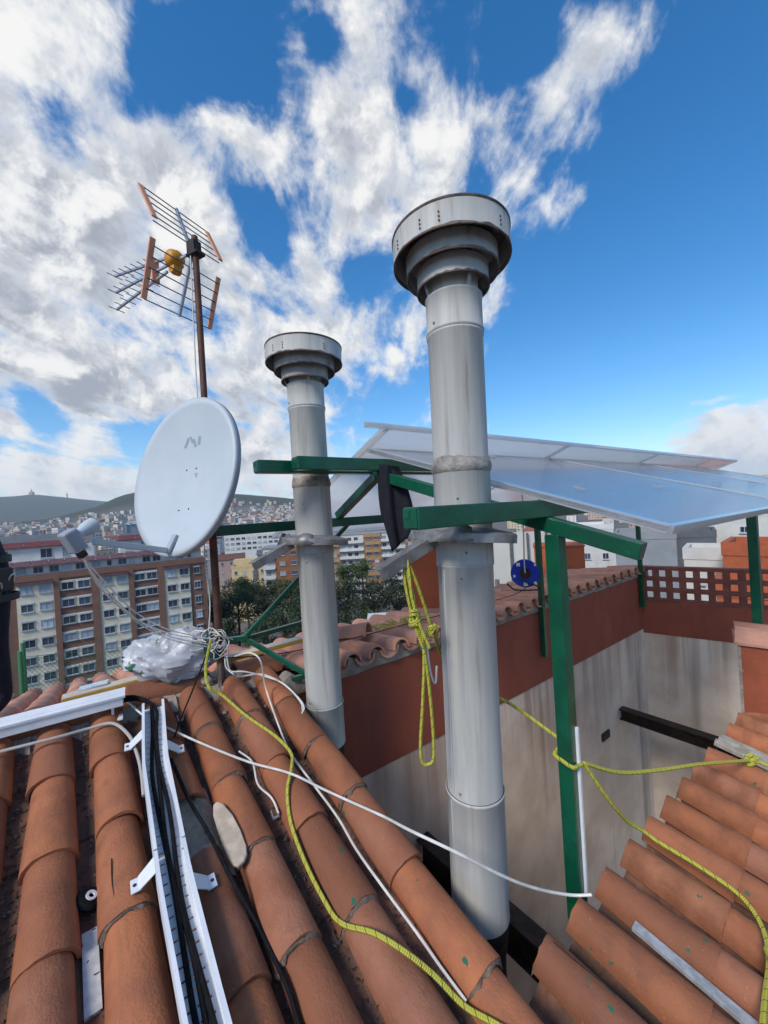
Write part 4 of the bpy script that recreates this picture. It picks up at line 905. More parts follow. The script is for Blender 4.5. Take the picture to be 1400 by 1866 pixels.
CR = [crown_mesh(1, LEAF), crown_mesh(2, LEAF2), crown_mesh(3, LEAF3), crown_mesh(4, LEAF), crown_mesh(5, LEAF3)]; TR = [trunk_mesh(1), trunk_mesh(2)]
TREES = [(-37, 96, -18, 1.0, 0), (-31.5, 100, -19.5, 1.05, 1), (-26, 97, -18.5, 1.0, 1), (-21, 95, -19, 1.0, 3), (-34, 84, -20.5, 1.0, 2), (-28, 86, -21.5, 1.1, 4), (-22, 83, -21, 1.05, 2), (-16, 86, -21.5, 1.1, 4), (-10, 92, -20.5, 1.1, 2), (-4, 96, -21.5, 1.15, 4), (1.5, 94, -20.5, 1.2, 2), (6, 98, -22, 1.0, 2),
         (-11.5, 112, -18.0, .95, 0), (-7.5, 116, -17.5, .9, 3), (-31, 74, -22.5, 1.0, 2), (-24, 72, -23, 1.0, 4), (-17, 74, -23, 1.05, 2), (-9, 76, -23, 1.0, 4), (-3, 77, -22.8, .95, 0), (2, 75, -22.8, .9, 0), (-38.5, 107, -20, .9, 2), (-41, 92, -20.5, 1.0, 0)]
tlab = ['broad dark green tree', 'yellowish green tree', 'very dark evergreen', 'mid green tree', 'dense blackish green tree']
tord = ['leftmost', 'second from the left', 'third from the left', 'fourth from the left', 'fifth from the left', 'sixth from the left', 'seventh from the left', 'rightmost']
for i, (x, y, z, s, k) in enumerate(TREES):
    same = sorted([q for q in TREES if q[4] == k], key=lambda q: q[0] / q[1]); rk = same.index((x, y, z, s, k)); wd = 'rightmost' if rk == len(same) - 1 and rk else tord[rk]
    t = thing('park_tree', '%s in the park below, %s of its kind' % (tlab[k], wd), 'tree', (x, y, z - 13 * s), 'park trees below the roof')
    M4 = Matrix.Translation((0, 0, 13 * s)) @ Matrix.Rotation(i * 1.3, 4, 'Z') @ Matrix.Diagonal((s, s, s * .95, 1))
    inst('crown', CR[k], M4, t); inst('trunk', TR[i % 2], M4, t)
# street lamp
b = MB(); b.tube([(9.4, 104, GROUND), (9.4, 104, -24.5), (9.4, 104, -24)], lambda t: .12 - .05 * t, 8, smooth=False); b.lathe([(.02, .35), (.3, .2), (.34, 0), (.1, -.2)], 10, (9.4, 104, -24)); b.build('street_lamp', GALV, base=(9.4, 104, GROUND), label='small street lamp among the dark trees', category='lamp')

# ================================================================== ON THE ROOF
# ------------------------------------------------------------------ flue pipes with stepped cowls
def flue(label, c, zs, tilt_deg, arm_dir, lean=0.0):
    x, y = c; t = thing('flue_pipe', label, 'flue pipe', (x, y, zs['bot'] - .5)); r = .113; C = Vector((x, y, 0))
    def at(z): return C + ZH * z
    b = MB(); secs = [(zs['bot'], zs['s3']), (zs['s3'] , zs['s2']), (zs['s2'], zs['seal']), (zs['seal'], zs['s1'])]
    k = 0
    for (z0, z1) in secs:
        r0 = r + (.0035 if k % 2 == 0 else 0); b = MB()
        b.lathe([(r0, z0), (r0, z0 + .004), (r0 - .001, z0 + .012), (r0 - .001, z1 - .014), (r0 + .003, z1 - .010), (r0 + .003, z1 - .002), (r0, z1)], 64, C)
        o = b.build('pipe_section', PIPE, t, smooth=True, flat_angle=60); k += 1
        if k in (1, 2):   # lock seam down the section
            a = R(205 if k == 1 else 212); q = MB(); e = Vector((math.cos(a), math.sin(a), 0)); q.bar(at(z0 + .02) + e * (r0 + .0004), at(z1 - .02) + e * (r0 + .0004), .006, .004, e); q.build('seam', PIPE, o)
    b = MB(); b.lathe([(r + .002, zs['s1']), (r + .005, zs['s1'] + .004), (r + .005, zs['s1'] + .011), (r + .001, zs['s1'] + .016), (r + .001, zs['s0']), (r + .004, zs['s0'] + .003), (r + .004, zs['s0'] + .009), (r - .012, zs['s0'] + .014), (r - .012, zs['cap'][0] + .03)], 64, C); b.build('collar', PIPE, t, smooth=True, flat_angle=60)
    # smeared sealant at the joint
    b = MB(); n = 72; vs_ = []; fs = []
    for i, (rr_, dz) in enumerate(((r + .001, -.028), (r + .008, -.018), (r + .010, .0), (r + .004, .022), (r - .001, .036))):
        for k in range(n):
            a = 2 * math.pi * k / n; w = noise.noise(Vector((math.cos(a) * 3, math.sin(a) * 3, i * .5 + x))) ; vs_.append(C + Vector((math.cos(a), math.sin(a), 0)) * (rr_ + .003 * w) + ZH * (zs['seal'] + dz + .012 * w * (1 if i > 2 else .5)))
    for i in range(4):
        for k in range(n): k2 = (k + 1) % n; fs.append((i * n + k, i * n + k2, (i + 1) * n + k2, (i + 1) * n + k))
    b.add(vs_, fs); b.build('sealant_band', SEAL, t, smooth=True)
    # stepped cowl: three open rings and a flat lid on small legs, tilted a touch
    q = Matrix.Rotation(R(tilt_deg), 3, 'Y'); ax = (q @ Vector((1, 0, 0)), q @ Vector((0, 1, 0)), q @ ZH); zb = zs['cap'][0]; O = at(zb)
    cap = MB().lathe([(.001, .002), (.001, .001)], 4, O, ax).build('cowl', PIPE_DARK, t)
    rings = ((.145, 0.0, .075), (.186, .060, .075), (.236, .112, .100))
    for i, (R_, z0, hh) in enumerate(rings):
        b = MB(); n = 72; pr = [(R_ - .010, z0 + hh), (R_ - .004, z0), (R_ + .001, z0 - .002), (R_ + .002, z0 + .004), (R_ - .001, z0 + .010), (R_ + .001, z0 + hh)]
        b.lathe(pr, n, O, ax)
        for k in range(len(b.v)):      # ragged lower lip
            a_ = k % n
            if k // n in (1, 2, 3): b.v[k] += ax[2] * (.004 * noise.noise(Vector((a_ * .35, i * 3.0, x * 5))))
        b.build('cowl_ring', PIPE if i == 2 else PIPE_DARK, cap, smooth=True, flat_angle=50)
        b = MB(); b.lathe([(R_ + .0028, z0 + .004), (R_ + .0032, z0 - .004), (R_ - .003, z0 - .005), (R_ - .005, z0 + .008)], n, O, ax)
        for k in range(len(b.v)):
            if k // n == 0: b.v[k] += ax[2] * (.008 * noise.noise(Vector(((k % n) * .5, i * 2.0, x * 7))))
        b.build('rusty_lip', RUSTED, cap, smooth=True)
        if i < 2:
            b = MB(); b.lathe([(R_ - .002, z0 + hh - .004), (.09, z0 + hh + .002)], n, O, ax); b.build('baffle', PIPE_DARK, cap, smooth=True)
    b = MB(); b.lathe([(.237, .204), (.240, .207), (.240, .213), (.19, .220), (.06, .232), (.02, .236), (.018, .246), (.001, .247)], 72, O, ax); b.lathe([(.237, .204), (.10, .205), (.001, .205)], 72, O, ax); b.build('lid', RUSTED, cap, smooth=True, flat_angle=50)
    for a in (20, 110, 200, 290):
        e = ax[0] * math.cos(R(a)) + ax[1] * math.sin(R(a)); b = MB(); b.bar(O + e * (r - .004) + ax[2] * -.05, O + e * .135 + ax[2] * .03, .016, .004, e); b.build('cowl_leg', PIPE_DARK, cap)
    for a in (232, 250, 310, 200):
        e = ax[0] * math.cos(R(a)) + ax[1] * math.sin(R(a)); b = MB()
        for z_ in (.135, .15, .165): b.lathe([(.001, .002), (.0035, .0015), (.0035, -.002)], 8, O + e * .2375 + ax[2] * z_, (e.cross(ax[2]), ax[2], e))
        b.build('rivet', RUSTED, cap)
    # storm collar and its bracket
    zc = zs['collar']; q = Matrix.Rotation(R(5), 3, 'Y') @ Matrix.Rotation(R(-2.5), 3, 'X'); ax = (q @ Vector((1, 0, 0)), q @ Vector((0, 1, 0)), q @ ZH)
    b = MB(); b.lathe([(r + .001, .022), (.16, .012), (.205, .004), (.212, -.002), (.212, -.034), (.207, -.035), (.207, -.006), (.16, .002), (r + .001, .012)], 64, at(zc), ax)
    for k in range(len(b.v)): p = b.v[k] - C; b.v[k] += ZH * .006 * noise.noise(p * 5) + Vector((1, 0, 0)) * .006 * noise.noise(p * 4 + Vector((5, 5, 5)))
    b.build('storm_collar', GALV, t, smooth=True, flat_angle=40)
    e = Vector(arm_dir).normalized(); side = e.cross(ZH).normalized(); a0 = at(zc - .01) + e * .17; a1 = a0 + e * .26 - ZH * .105; dd = (a1 - a0).normalized(); up = side.cross(dd).normalized()
    b = MB(); b.box((a0 + a1) / 2 + up * .014, .024, (a1 - a0).length / 2, .002, (side, dd, up)); b.box((a0 + a1) / 2 - side * .024 - up * .008, .002, (a1 - a0).length / 2, .0235, (side, dd, up)); b.build('bracket_arm', GALV, t, bevel=.0015)
    b = MB(); n = 20; vs_ = []
    for k in range(n + 1):
        a = math.atan2(e.y, e.x) + R(-55 + 110 * k / n); ee = Vector((math.cos(a), math.sin(a), 0)); rr_ = .222 + .012 * math.sin(k * .5)
        vs_ += [at(zc) + ee * rr_ + ZH * (-.02 + .004 * math.sin(k)), at(zc) + ee * (rr_ - .03) + ZH * (.035 + .012 * math.sin(k * .8))]
    b.add(vs_, [(2 * k, 2 * k + 2, 2 * k + 3, 2 * k + 1) for k in range(n)]); o = b.build('bent_flashing', GALV, t, smooth=True); sm = o.modifiers.new('thick', 'SOLIDIFY'); sm.thickness = .002
    b = MB()
    for (a, z_) in ((228, zs['s3'] + .03), (250, zs['s2'] - .05), (262, zs['s2'] + .05), (215, zs['s1'] + .03), (250, zs['seal'] - .13)):
        ee = Vector((math.cos(R(a)), math.sin(R(a)), 0)); b.lathe([(.001, .004), (.004, .003), (.005, 0)], 10, at(z_) + ee * (r + .003), (ee.cross(ZH), ZH, ee))
    b.build('rivet', GALV, t)
    # black lower fitting that carries the flue down the shaft
    b = MB(); b.lathe([(.06, zs['bot'] - 3.5), (.095, zs['bot'] - .16), (.105, zs['bot'] - .10), (r - .002, zs['bot'] - .03), (r - .002, zs['bot'] + .03)], 32, C); b.build('flue_fitting', BLACK, t, smooth=True)
    t.rotation_euler = (0, R(lean), 0); t.location.x += math.tan(R(lean)) * (zs['bot'] - .5)
    return t
flue('tall grey flue pipe with a stepped rusty cowl, nearest to the camera', (.325, 1.63), dict(bot=-1.66, s3=-1.15, s2=-.225, seal=.165, s1=.705, s0=.845, cap=(.893,), collar=-.105), -1.0, (-.85, -.55, 0), .95)
flue('farther grey flue pipe with a stepped cowl, right of the dish', (-.448, 2.50), dict(bot=-1.43, s3=-1.17, s2=-.225, seal=.207, s1=.675, s0=.815, cap=(.848,), collar=-.14), 1.0, (-.80, -.75, 0))

# ------------------------------------------------------------------ green steel frame over the light well
fr = thing('steel_frame', 'green painted steel frame of posts, rafters and purlins over the light well', 'frame', W(.9, 1.55, -1.7))
def gbar(name, a, b_, w, h, up=ZH): 
    m_ = MB(); m_.bar(a, b_, w, h, up); return m_.build(name, GREEN, fr, bevel=.004)
gp = gbar('post', W(.905, 1.55, -1.72), W(.905, 1.55, -.135), .06, .06, VH)
gbar('post', W(2.412, 3.81, -1.61), W(2.412, 3.81, -.09), .05, .05, VH)
gbar('post', W(2.412, 6.24, -1.56), W(2.412, 6.24, -.12), .05, .05, VH)
gbar('post', W(.80, 4.10, -1.66), W(.80, 4.10, -.14), .06, .06, VH)
SL1 = (.241 + .192) / (2.061 - .588)
for v in (1.55, 4.10, 6.24):
    gbar('rafter', W(.588, v, -.192), W(2.045, v, .236), .055, .062); gbar('rafter', W(2.075, v, .236), W(2.58, v, -.01), .05, .055)
def capped(u, v0, v1, z, w, h):
    o = gbar('purlin', W(u, v0, z), W(u, v1, z), w, h)
    m_ = MB(); e = -VH
    c = W(u, v0, z) + e * .003; m_.box(c, w / 2 - .006, .002, h / 2 - .006, (UH, VH, ZH)); m_.box(c + e * .003 + UH * .012 + ZH * .012, .012, .002, .012, (UH, VH, ZH)); m_.build('end_cap', GREEN, o, bevel=.001)
capped(.952, .83, 6.4, -.026, .075, .072)
capped(2.00, .955, 6.4, .292, .075, .072); capped(2.125, .79, 6.4, .286, .07, .07)
capped(2.61, .70, 6.4, -.055, .06, .066)
# struts from the foot of the mast
gbar('strut', Vector((-1.07, 2.50, -.752)), Vector((-.93, 2.56, -.757)), .03, .032); gbar('strut', Vector((-.95, 2.55, -.757)), Vector((-.28, 3.10, -.07)), .028, .03)
gbar('strut', Vector((-.94, 2.57, -.766)), Vector((-.45, 3.22, -.80)), .026, .03); gbar('strut', Vector((-.93, 2.56, -.775)), Vector((-.53, 2.52, -1.02)), .026, .03)
gbar('bracket', W(2.43, 1.05, -1.03), W(2.43, 1.35, -1.06), .03, .03)
# white conduit on the near post
b = MB(); b.bar(W(.869, 1.560, -1.60), W(.869, 1.563, -.92), .011, .011, VH); b.build('conduit', WHITE, base=W(.868, 1.603, -1.6), label='thin white conduit running down the thick green post', category='conduit')

# ------------------------------------------------------------------ polycarbonate sheets
def sheet(label, u0, z0, u1, z1, vs_list, name, th=.016):
    t = thing(name, label, 'roof sheet', W(u0, vs_list[0], z0)); sl = (W(u1, 0, z1) - W(u0, 0, z0)).normalized(); nn = VH.cross(sl); nn = nn if nn.z > 0 else -nn
    for va, vb in zip(vs_list, vs_list[1:]):
        b = MB(); va_, vb_ = va + .006, vb - .006; n = 6; vv = []; ff = []; uu = []
        for lay in (0, 1):
            for k in range(n + 1):
                for j in range(n + 1):
                    tt = k / n; v = va_ + (vb_ - va_) * j / n; sag = -.012 * math.sin(math.pi * tt) * math.sin(math.pi * j / n)
                    vv.append(W(u0 + (u1 - u0) * tt, v, z0 + (z1 - z0) * tt) + nn * (th * lay + sag))
        m1 = (n + 1) ** 2; LN = (W(u1, 0, z1) - W(u0, 0, z0)).length
        for lay in (0, 1):
            for k in range(n):
                for j in range(n):
                    a = lay * m1 + k * (n + 1) + j; q = [a, a + 1, a + n + 2, a + n + 1]; u_ = [((va_ + (vb_ - va_) * jj / n), LN * kk / n) for kk, jj in ((k, j), (k, j + 1), (k + 1, j + 1), (k + 1, j))]
                    if lay == 0: q.reverse(); u_.reverse()
                    ff.append(tuple(q)); uu.append(tuple(u_))
        def edge(idx):
            for a, c in zip(idx, idx[1:]): ff.append((a, c, c + m1, a + m1)); uu.append(((0, 0), (0, 0), (0, .01), (0, .01)))
        edge([j for j in range(n + 1)]); edge([n * (n + 1) + j for j in reversed(range(n + 1))]); edge([k * (n + 1) for k in reversed(range(n + 1))]); edge([k * (n + 1) + n for k in range(n + 1)])
        b.add(vv, ff, uu)
        for i_ in range(n * n): b.mi[i_] = 1
        b.build('panel', [POLY, POLYC], t, smooth=True, flat_angle=30)
    for v in vs_list:
        b = MB(); b.bar(W(u0, v, z0) + nn * (th + .004), W(u1, v, z1) + nn * (th + .004), .03, .006, nn); b.bar(W(u0, v, z0) - nn * .004, W(u1, v, z1) - nn * .004, .03, .006, nn); b.build('joint_profile', POLYP, t)
    for (u, z) in ((u0, z0), (u1, z1)):
        b = MB(); b.bar(W(u, vs_list[0] - (.16 if u == 1.877 else 0), z) + nn * th / 2, W(u, vs_list[-1], z) + nn * th / 2, .022, th + .012, nn); b.build('edge_profile', POLYP, t)
    return t, nn
sb, nb = sheet('near sloping translucent polycarbonate sheet reflecting blue sky', .492, -.118, 2.085, .392, [1.5, 3.55, 5.6, 7.6], 'roof_sheet')
sa, na_ = sheet('far translucent polycarbonate sheet rising past the ridge above the near one', 1.877, .500, 3.70, -.185, [1.5, 3.55, 5.6, 7.65, 8.9], 'roof_sheet')
for (u, v) in ((1.0, 1.95), (1.0, 2.9), (1.0, 4.1), (2.0, 2.6), (2.0, 4.4), (1.0, 5.2), (1.5, 4.6)):
    z = -.118 + (.51) * (u - .492) / 1.593; b = MB(); b.lathe([(.001, .012), (.02, .010), (.036, .003), (.036, 0)], 20, W(u, v, z) + nb * .0165, (VH, nb.cross(VH), nb)); b.build('fixing_washer', POLYP, sb, smooth=True)

# ------------------------------------------------------------------ mast, dish, aerial
MX, MY = -1.095, 2.509
mt = thing('antenna_mast', 'thin rusty brown steel mast standing in the ridge mortar', 'mast', (MX, MY, -1.06))
MASTM = mat('mast_brown', (.085, .038, .026), .65, metal=.2, col2=(.14, .06, .035), nscale=12, bump=.3, col3=(.20, .09, .05), n3=5, l3=.62, h3=.8)
b = MB(); b.tube([(MX, MY, -1.06), (MX, MY, .1)], .0235, 20, smooth=False); b.build('tube', MASTM, mt, smooth=True); b = MB(); b.tube([(MX, MY, .1), (MX, MY, 1.82)], .0195, 20, smooth=False); b.build('tube', MASTM, mt, smooth=True)
b = MB(); b.box((MX + .01, MY - .03, -.96), .012, .02, .07); b.build('base_clamp', RUSTED, mt)
# dish
NA, NE = R(207), R(13); ND = Vector((math.sin(NA) * math.cos(NE), math.cos(NA) * math.cos(NE), math.sin(NE))); SX = ND.cross(ZH).normalized(); SY = SX.cross(ND).normalized()
if SY.z < 0: SY = -SY
DC = Vector((-1.188, 2.345, .297)); ds_ = thing('satellite_dish', 'large pale grey offset satellite dish clamped to the mast', 'satellite dish', (MX, MY - .05, -.05))
RX_, RY_ = .44, .485
def dish_pt(r, a, off=0.0): return DC + SX * (RX_ * r * math.cos(a)) + SY * (RY_ * r * math.sin(a)) + ND * (-.075 * (1 - r * r) + off)
b = MB(); nr, na2 = 14, 80; vv = [dish_pt(0, 0)]; ff = []
for i in range(1, nr + 1):
    for k in range(na2): vv.append(dish_pt(i / nr, 2 * math.pi * k / na2))
for k in range(na2): ff.append((0, 1 + k, 1 + (k + 1) % na2))
for i in range(nr - 1):
    for k in range(na2): o = 1 + i * na2; k2 = (k + 1) % na2; ff.append((o + k, o + na2 + k, o + na2 + k2, o + k2))
b.add(vv, ff); refl = b.build('reflector', DISHM, ds_, smooth=True, flat_angle=60); sm = refl.modifiers.new('thick', 'SOLIDIFY'); sm.thickness = .004; sm.offset = 0
b = MB(); vv = []; ff = []; prof = [(1.0, .001), (1.012, -.002), (1.018, -.010), (1.016, -.036), (1.006, -.040), (.995, -.030)]
for (r, o) in prof:
    for k in range(na2): a = 2 * math.pi * k / na2; vv.append(DC + SX * (RX_ * r * math.cos(a)) + SY * (RY_ * r * math.sin(a)) + ND * o)
for i in range(len(prof) - 1):
    for k in range(na2): k2 = (k + 1) % na2; ff.append((i * na2 + k, i * na2 + k2, (i + 1) * na2 + k2, (i + 1) * na2 + k))
b.add(vv, ff); b.build('rim', DISHE, ds_, smooth=True, flat_angle=70)
def on_dish(x, y, off=.0035):   # x, y in metres on the dish face
    r2 = (x / RX_) ** 2 + (y / RY_) ** 2; return DC + SX * x + SY * y + ND * (-.075 * (1 - r2) + off)
sgx = 1 if SX.x > 0 else -1
for (x, y) in ((.03, .055), (-.055, .052), (.03, -.20), (-.055, -.205)):
    b = MB(); b.lathe([(.001, .002), (.005, .001), (.005, -.003)], 10, on_dish(x * sgx, y), (SX, SY, ND)); b.build('bolt', BLACK, ds_)
# faded maker's mark: three slanted strokes and a dot
for (x, y, hw, hh, sl) in ((-.07, .225, .011, .030, .5), (-.028, .240, .009, .022, -.5), (.0, .218, .010, .026, -.35), (.042, .228, .012, .026, .15)):
    vs_ = [on_dish((x + (-hw if i in (0, 3) else hw) + sl * (-hh if i < 2 else hh)) * sgx, y + (-hh if i < 2 else hh), .003) for i in range(4)]
    b = MB(); b.add(vs_, [(0, 1, 2, 3)]); b.build('print_mark', LOGO, ds_)
# feed arm and converter
FA = on_dish(0.0, -.455, .03); LN = Vector((-1.385, 1.775, -.035))
b = MB(); b.bar(on_dish(.0, -.36, .012), on_dish(0, -.47, .02), .035, .018, ND); b.build('arm_bracket', DISHE, ds_, bevel=.002)
b = MB(); b.bar(FA, LN + Vector((.03, .06, -.02)), .022, .030, ZH); b.build('feed_arm', DISHM, ds_, bevel=.003)
fd = (DC - LN).normalized(); fx = fd.cross(ZH).normalized(); fz = fx.cross(fd).normalized()
b = MB(); b.box(LN - fd * .02, .029, .032, .052, (fx, fd, fz)); lnb = b.build('converter', GREYP, ds_, bevel=.010)
b = MB(); b.lathe([(.024, .0), (.024, .035), (.03, .045), (.034, .075), (.034, .10), (.030, .104), (.001, .104)], 24, LN + fz * .015, (fx, fz, fd)); b.build('feed_horn', DISHM, lnb, smooth=True)
b = MB(); b.bar(LN - fz * .06 - fd * .02, LN - fz * .085 - fd * .02, .03, .03, fd); b.build('connector', BLACK, lnb)
b = MB(); b.bar(Vector((MX, MY - .02, .22)), DC - ND * .085 + SY * -.05, .09, .16, ZH); b.build('mount', DISHE, ds_, bevel=.004)
b = MB(); b.lathe([(.026, -.03), (.031, -.03), (.031, .03), (.026, .03)], 16, (MX, MY, .24)); b.build('mast_clamp', GALV, ds_)
# UHF aerial
ae = thing('television_aerial', 'television aerial with salmon-ended grid reflectors and amber dipole box', 'aerial', (MX, MY, 1.75))
BA = R(-63); BO = Vector((math.sin(BA), math.cos(BA), 0)); WO = Vector((math.cos(BA), -math.sin(BA), 0)); HB = Vector((MX, MY, 1.75)) + BO * .03
def AP(f, w, z): return HB + BO * f + WO * w + ZH * z
for sgn, (f0, z0, f1, z1) in ((1, (.01, .0, .125, .30)), (-1, (.01, -.05, .16, -.375))):
    for s in (-1, 1):
        b = MB(); a0 = AP(f0 + (.03 if sgn < 0 else 0.0), s * .235, z0 + (.06 if sgn > 0 else .0)); a1 = AP(f1, s * .235, z1); b.bar(a0, a1, .012, .034, WO); b.build('end_plate', SALMON, ae, bevel=.002)
    b = MB(); b.bar(AP(f0, 0, z0), AP(f1, 0, z1 * 1.03), .016, .016, WO); b.build('spine', ALU, ae)
    n = 6
    for k in range(n):
        t = .16 + .84 * k / (n - 1); b = MB(); f = f0 + (f1 - f0) * t; z = z0 + (z1 - z0) * t; b.tube([AP(f, -.235, z), AP(f, .235, z)], .0035, 6, smooth=False); b.build('rod', ROD, ae)
for (z0, f0, f1, z1, nm) in ((.03, .25, .84, .10, 7), (-.02, .0, .84, -.02, 7), (-.06, .25, .84, -.145, 7)):
    b = MB(); b.bar(AP(f0, 0, z0), AP(f1, 0, z1), .014, .014, WO); bo = b.build('boom', ALU, ae)
    for k in range(nm):
        t = 1 - k * (.085 if f0 < .1 else .12); f = f0 + (f1 - f0) * t; z = z0 + (z1 - z0) * t; b = MB(); b.tube([AP(f, -.055, z), AP(f, .055, z)], .0028, 6, smooth=False); b.build('director', ROD, bo)
b = MB(); b.lathe([(.001, .055), (.03, .055), (.05, .04), (.062, 0), (.05, -.04), (.03, -.055), (.001, -.055)], 18, AP(.17, 0, -.01), (BO, ZH, WO)); b.build('dipole_box', YELLOWP, ae, smooth=True)
b = MB(); b.lathe([(.001, .035), (.028, .03), (.034, 0), (.028, -.03), (.001, -.035)], 14, AP(.17, 0, -.075), (BO, ZH, WO)); b.build('dipole_foot', YELLOWP, ae, smooth=True)
b = MB(); b.box(AP(.38, 0, -.01), .010, .028, .085, (BO, WO, ZH)); b.build('boom_spreader', SALMON, ae, bevel=.004)
b = MB(); b.box(Vector((MX, MY, 1.74)) + BO * .012, .034, .03, .05, (BO, WO, ZH)); b.bar(Vector((MX, MY, 1.70)) - BO * .05, Vector((MX, MY, 1.70)) + BO * .05, .07, .015); b.build('mast_clamp', BLACK, ae, bevel=.004)
b = MB(); b.tube([AP(.12, .02, -.03), AP(.06, .02, -.13), AP(.02, .0, -.02), AP(-.02, -.03, -.1), (MX - .03, MY - .02, 1.3), (MX - .035, MY - .02, .9), (MX - .03, MY - .03, .55)], .004, 8); b.build('down_lead', CABW, ae, smooth=True)

# ------------------------------------------------------------------ cable tray, raceway, cables and ropes
PTS = {
    'rope_a': [(-1.077, 2.360, -0.696), (-1.087, 2.320, -0.779), (-1.084, 2.280, -0.860), (-1.045, 2.230, -0.930), (-.985, 2.25, -.985), (-0.815, 2.154, -1.066), (-0.636, 2.038, -1.115), (-0.536, 1.962, -1.164), (-0.507, 1.859, -1.172), (-0.504, 1.757, -1.209), (-0.469, 1.654, -1.270), (-0.391, 1.532, -1.328), (-0.300, 1.414, -1.370), (-0.231, 1.345, -1.388), (-0.119, 1.283, -1.362), (-0.024, 1.242, -1.380), (0.065, 1.222, -1.438), (0.147, 1.184, -1.490), (0.218, 1.140, -1.486), (0.303, 1.087, -1.477)],
    'white_long': [(-1.583, 2.260, -0.940), (-1.463, 2.190, -0.985), (-1.316, 2.095, -1.015), (-1.094, 1.999, -1.060), (-0.863, 1.904, -1.100), (-0.704, 1.890, -1.160), (-0.503, 1.819, -1.176), (-0.355, 1.790, -1.235), (-0.222, 1.732, -1.260), (-0.079, 1.640, -1.262), (0.025, 1.44, -1.165), (0.177, 1.36, -1.185), (0.348, 1.400, -1.317), (0.485, 1.470, -1.435), (0.626, 1.520, -1.515), (0.701, 1.505, -1.504)],
    'white_b': [(-0.978, 2.450, -0.837), (-0.849, 2.350, -0.788), (-0.770, 2.300, -0.823), (-0.775, 2.38, -1.02), (-0.645, 2.170, -1.150), (-0.536, 1.962, -1.168), (-0.414, 1.861, -1.255), (-0.283, 1.716, -1.310), (-0.193, 1.591, -1.352), (-0.085, 1.467, -1.396), (0.024, 1.348, -1.440), (0.095, 1.264, -1.469), (0.158, 1.196, -1.494)],
    'white_c': [(-1.040, 2.450, -0.847), (-1.024, 2.420, -0.890), (-0.967, 2.380, -0.918), (-0.961, 2.45, -0.965), (-0.831, 2.49, -0.975), (-0.667, 2.405, -1.012), (-0.551, 2.29, -1.068), (-0.524, 2.215, -1.080)],
    'white_d': [(-1.033, 2.460, -0.834), (-0.999, 2.420, -0.912), (-0.908, 2.400, -0.916), (-0.800, 2.455, -0.975), (-0.680, 2.395, -0.998), (-0.560, 2.285, -1.043), (-0.514, 2.215, -1.066), (-0.521, 2.180, -1.081)],
    'white_short': [(-0.807, 2.001, -1.165), (-0.723, 1.946, -1.190), (-0.661, 1.832, -1.224), (-0.582, 1.773, -1.250), (-0.534, 1.707, -1.272)],
    'black_a': [(-1.092, 2.400, -0.708), (-1.114, 2.300, -0.834), (-1.128, 2.200, -0.932), (-1.145, 2.100, -1.030), (-1.107, 1.962, -1.052)],
    'dark_b': [(-1.058, 1.836, -1.086), (-0.885, 1.648, -1.150), (-0.756, 1.532, -1.200), (-0.626, 1.407, -1.262), (-0.508, 1.326, -1.360), (-0.381, 1.181, -1.384), (-0.325, 1.106, -1.414), (-0.277, 1.046, -1.433)],
    'grey_cable': [(-1.895, 1.736, -0.983), (-1.801, 1.788, -0.977), (-1.628, 1.879, -0.977), (-1.539, 1.968, -0.988), (-1.439, 2.002, -0.985), (-1.331, 1.960, -1.029), (-1.228, 1.857, -1.067), (-1.151, 1.762, -1.099), (-1.083, 1.664, -1.131)],
}
def cable(name, label, pts, r, m_, cat='cable', seg=8, group=None, base=None):
    b = MB(); b.tube(pts, r, seg); return b.build(name, m_, smooth=True, base=base if base is not None else pts[-1], label=label, category=cat)
cable('rope', 'yellow braided rope snaking from the mast down across the tiles', PTS['rope_a'], .0082, ROPE, 'rope', 10)
cable('cable', 'long white cable slung across the roof to the thick green post', PTS['white_long'], .0052, CABW)
cable('cable', 'white cable running down the last tile channel beside the light well', PTS['white_b'], .0050, CABW)
cable('cable', 'white cable loop lying over the tile next to the mast foot', PTS['white_c'], .0046, CABW)
cable('cable', 'outer white cable loop ending on the last tile column by the far flue', PTS['white_d'], .0046, CABW)
cable('cable', 'short cut end of white cable in a tile channel', PTS['white_short'], .0044, CABW)
cable('cable', 'taut black cable from the mast tangle to the cable tray', PTS['black_a'], .0042, CABK)
cable('cable', 'dark old cable lying along the channel right of the cable tray', PTS['dark_b'], .0075, CABK)
cable('cable', 'dull grey cable sagging under the white raceway into the tray', PTS['grey_cable'], .0075, CABG)
for i, (off, lab) in enumerate(((Vector((0, 0, 0)), 'upper'), (Vector((.012, .01, -.012)), 'middle'), (Vector((-.008, .012, .010)), 'thin third'), (Vector((.02, -.01, .014)), 'lowest'))):
    k = (.0, .03, -.02, .05)[i]
    p = [Vector((-1.375, 1.79, -.13)), Vector((-1.40, 1.90, -.235 - k)), Vector((-1.41, 2.05, -.38 - k)), Vector((-1.39, 2.18, -.515 - k * .7)), Vector((-1.28, 2.28, -.64 - k * .4)), Vector((-1.12, 2.42, -.745))]
    cable('cable', '%s white coax lead hanging from the dish converter to the mast foot' % lab, [q + off * (.3 + .5 * j) for j, q in enumerate(p)], .0034, CABW)
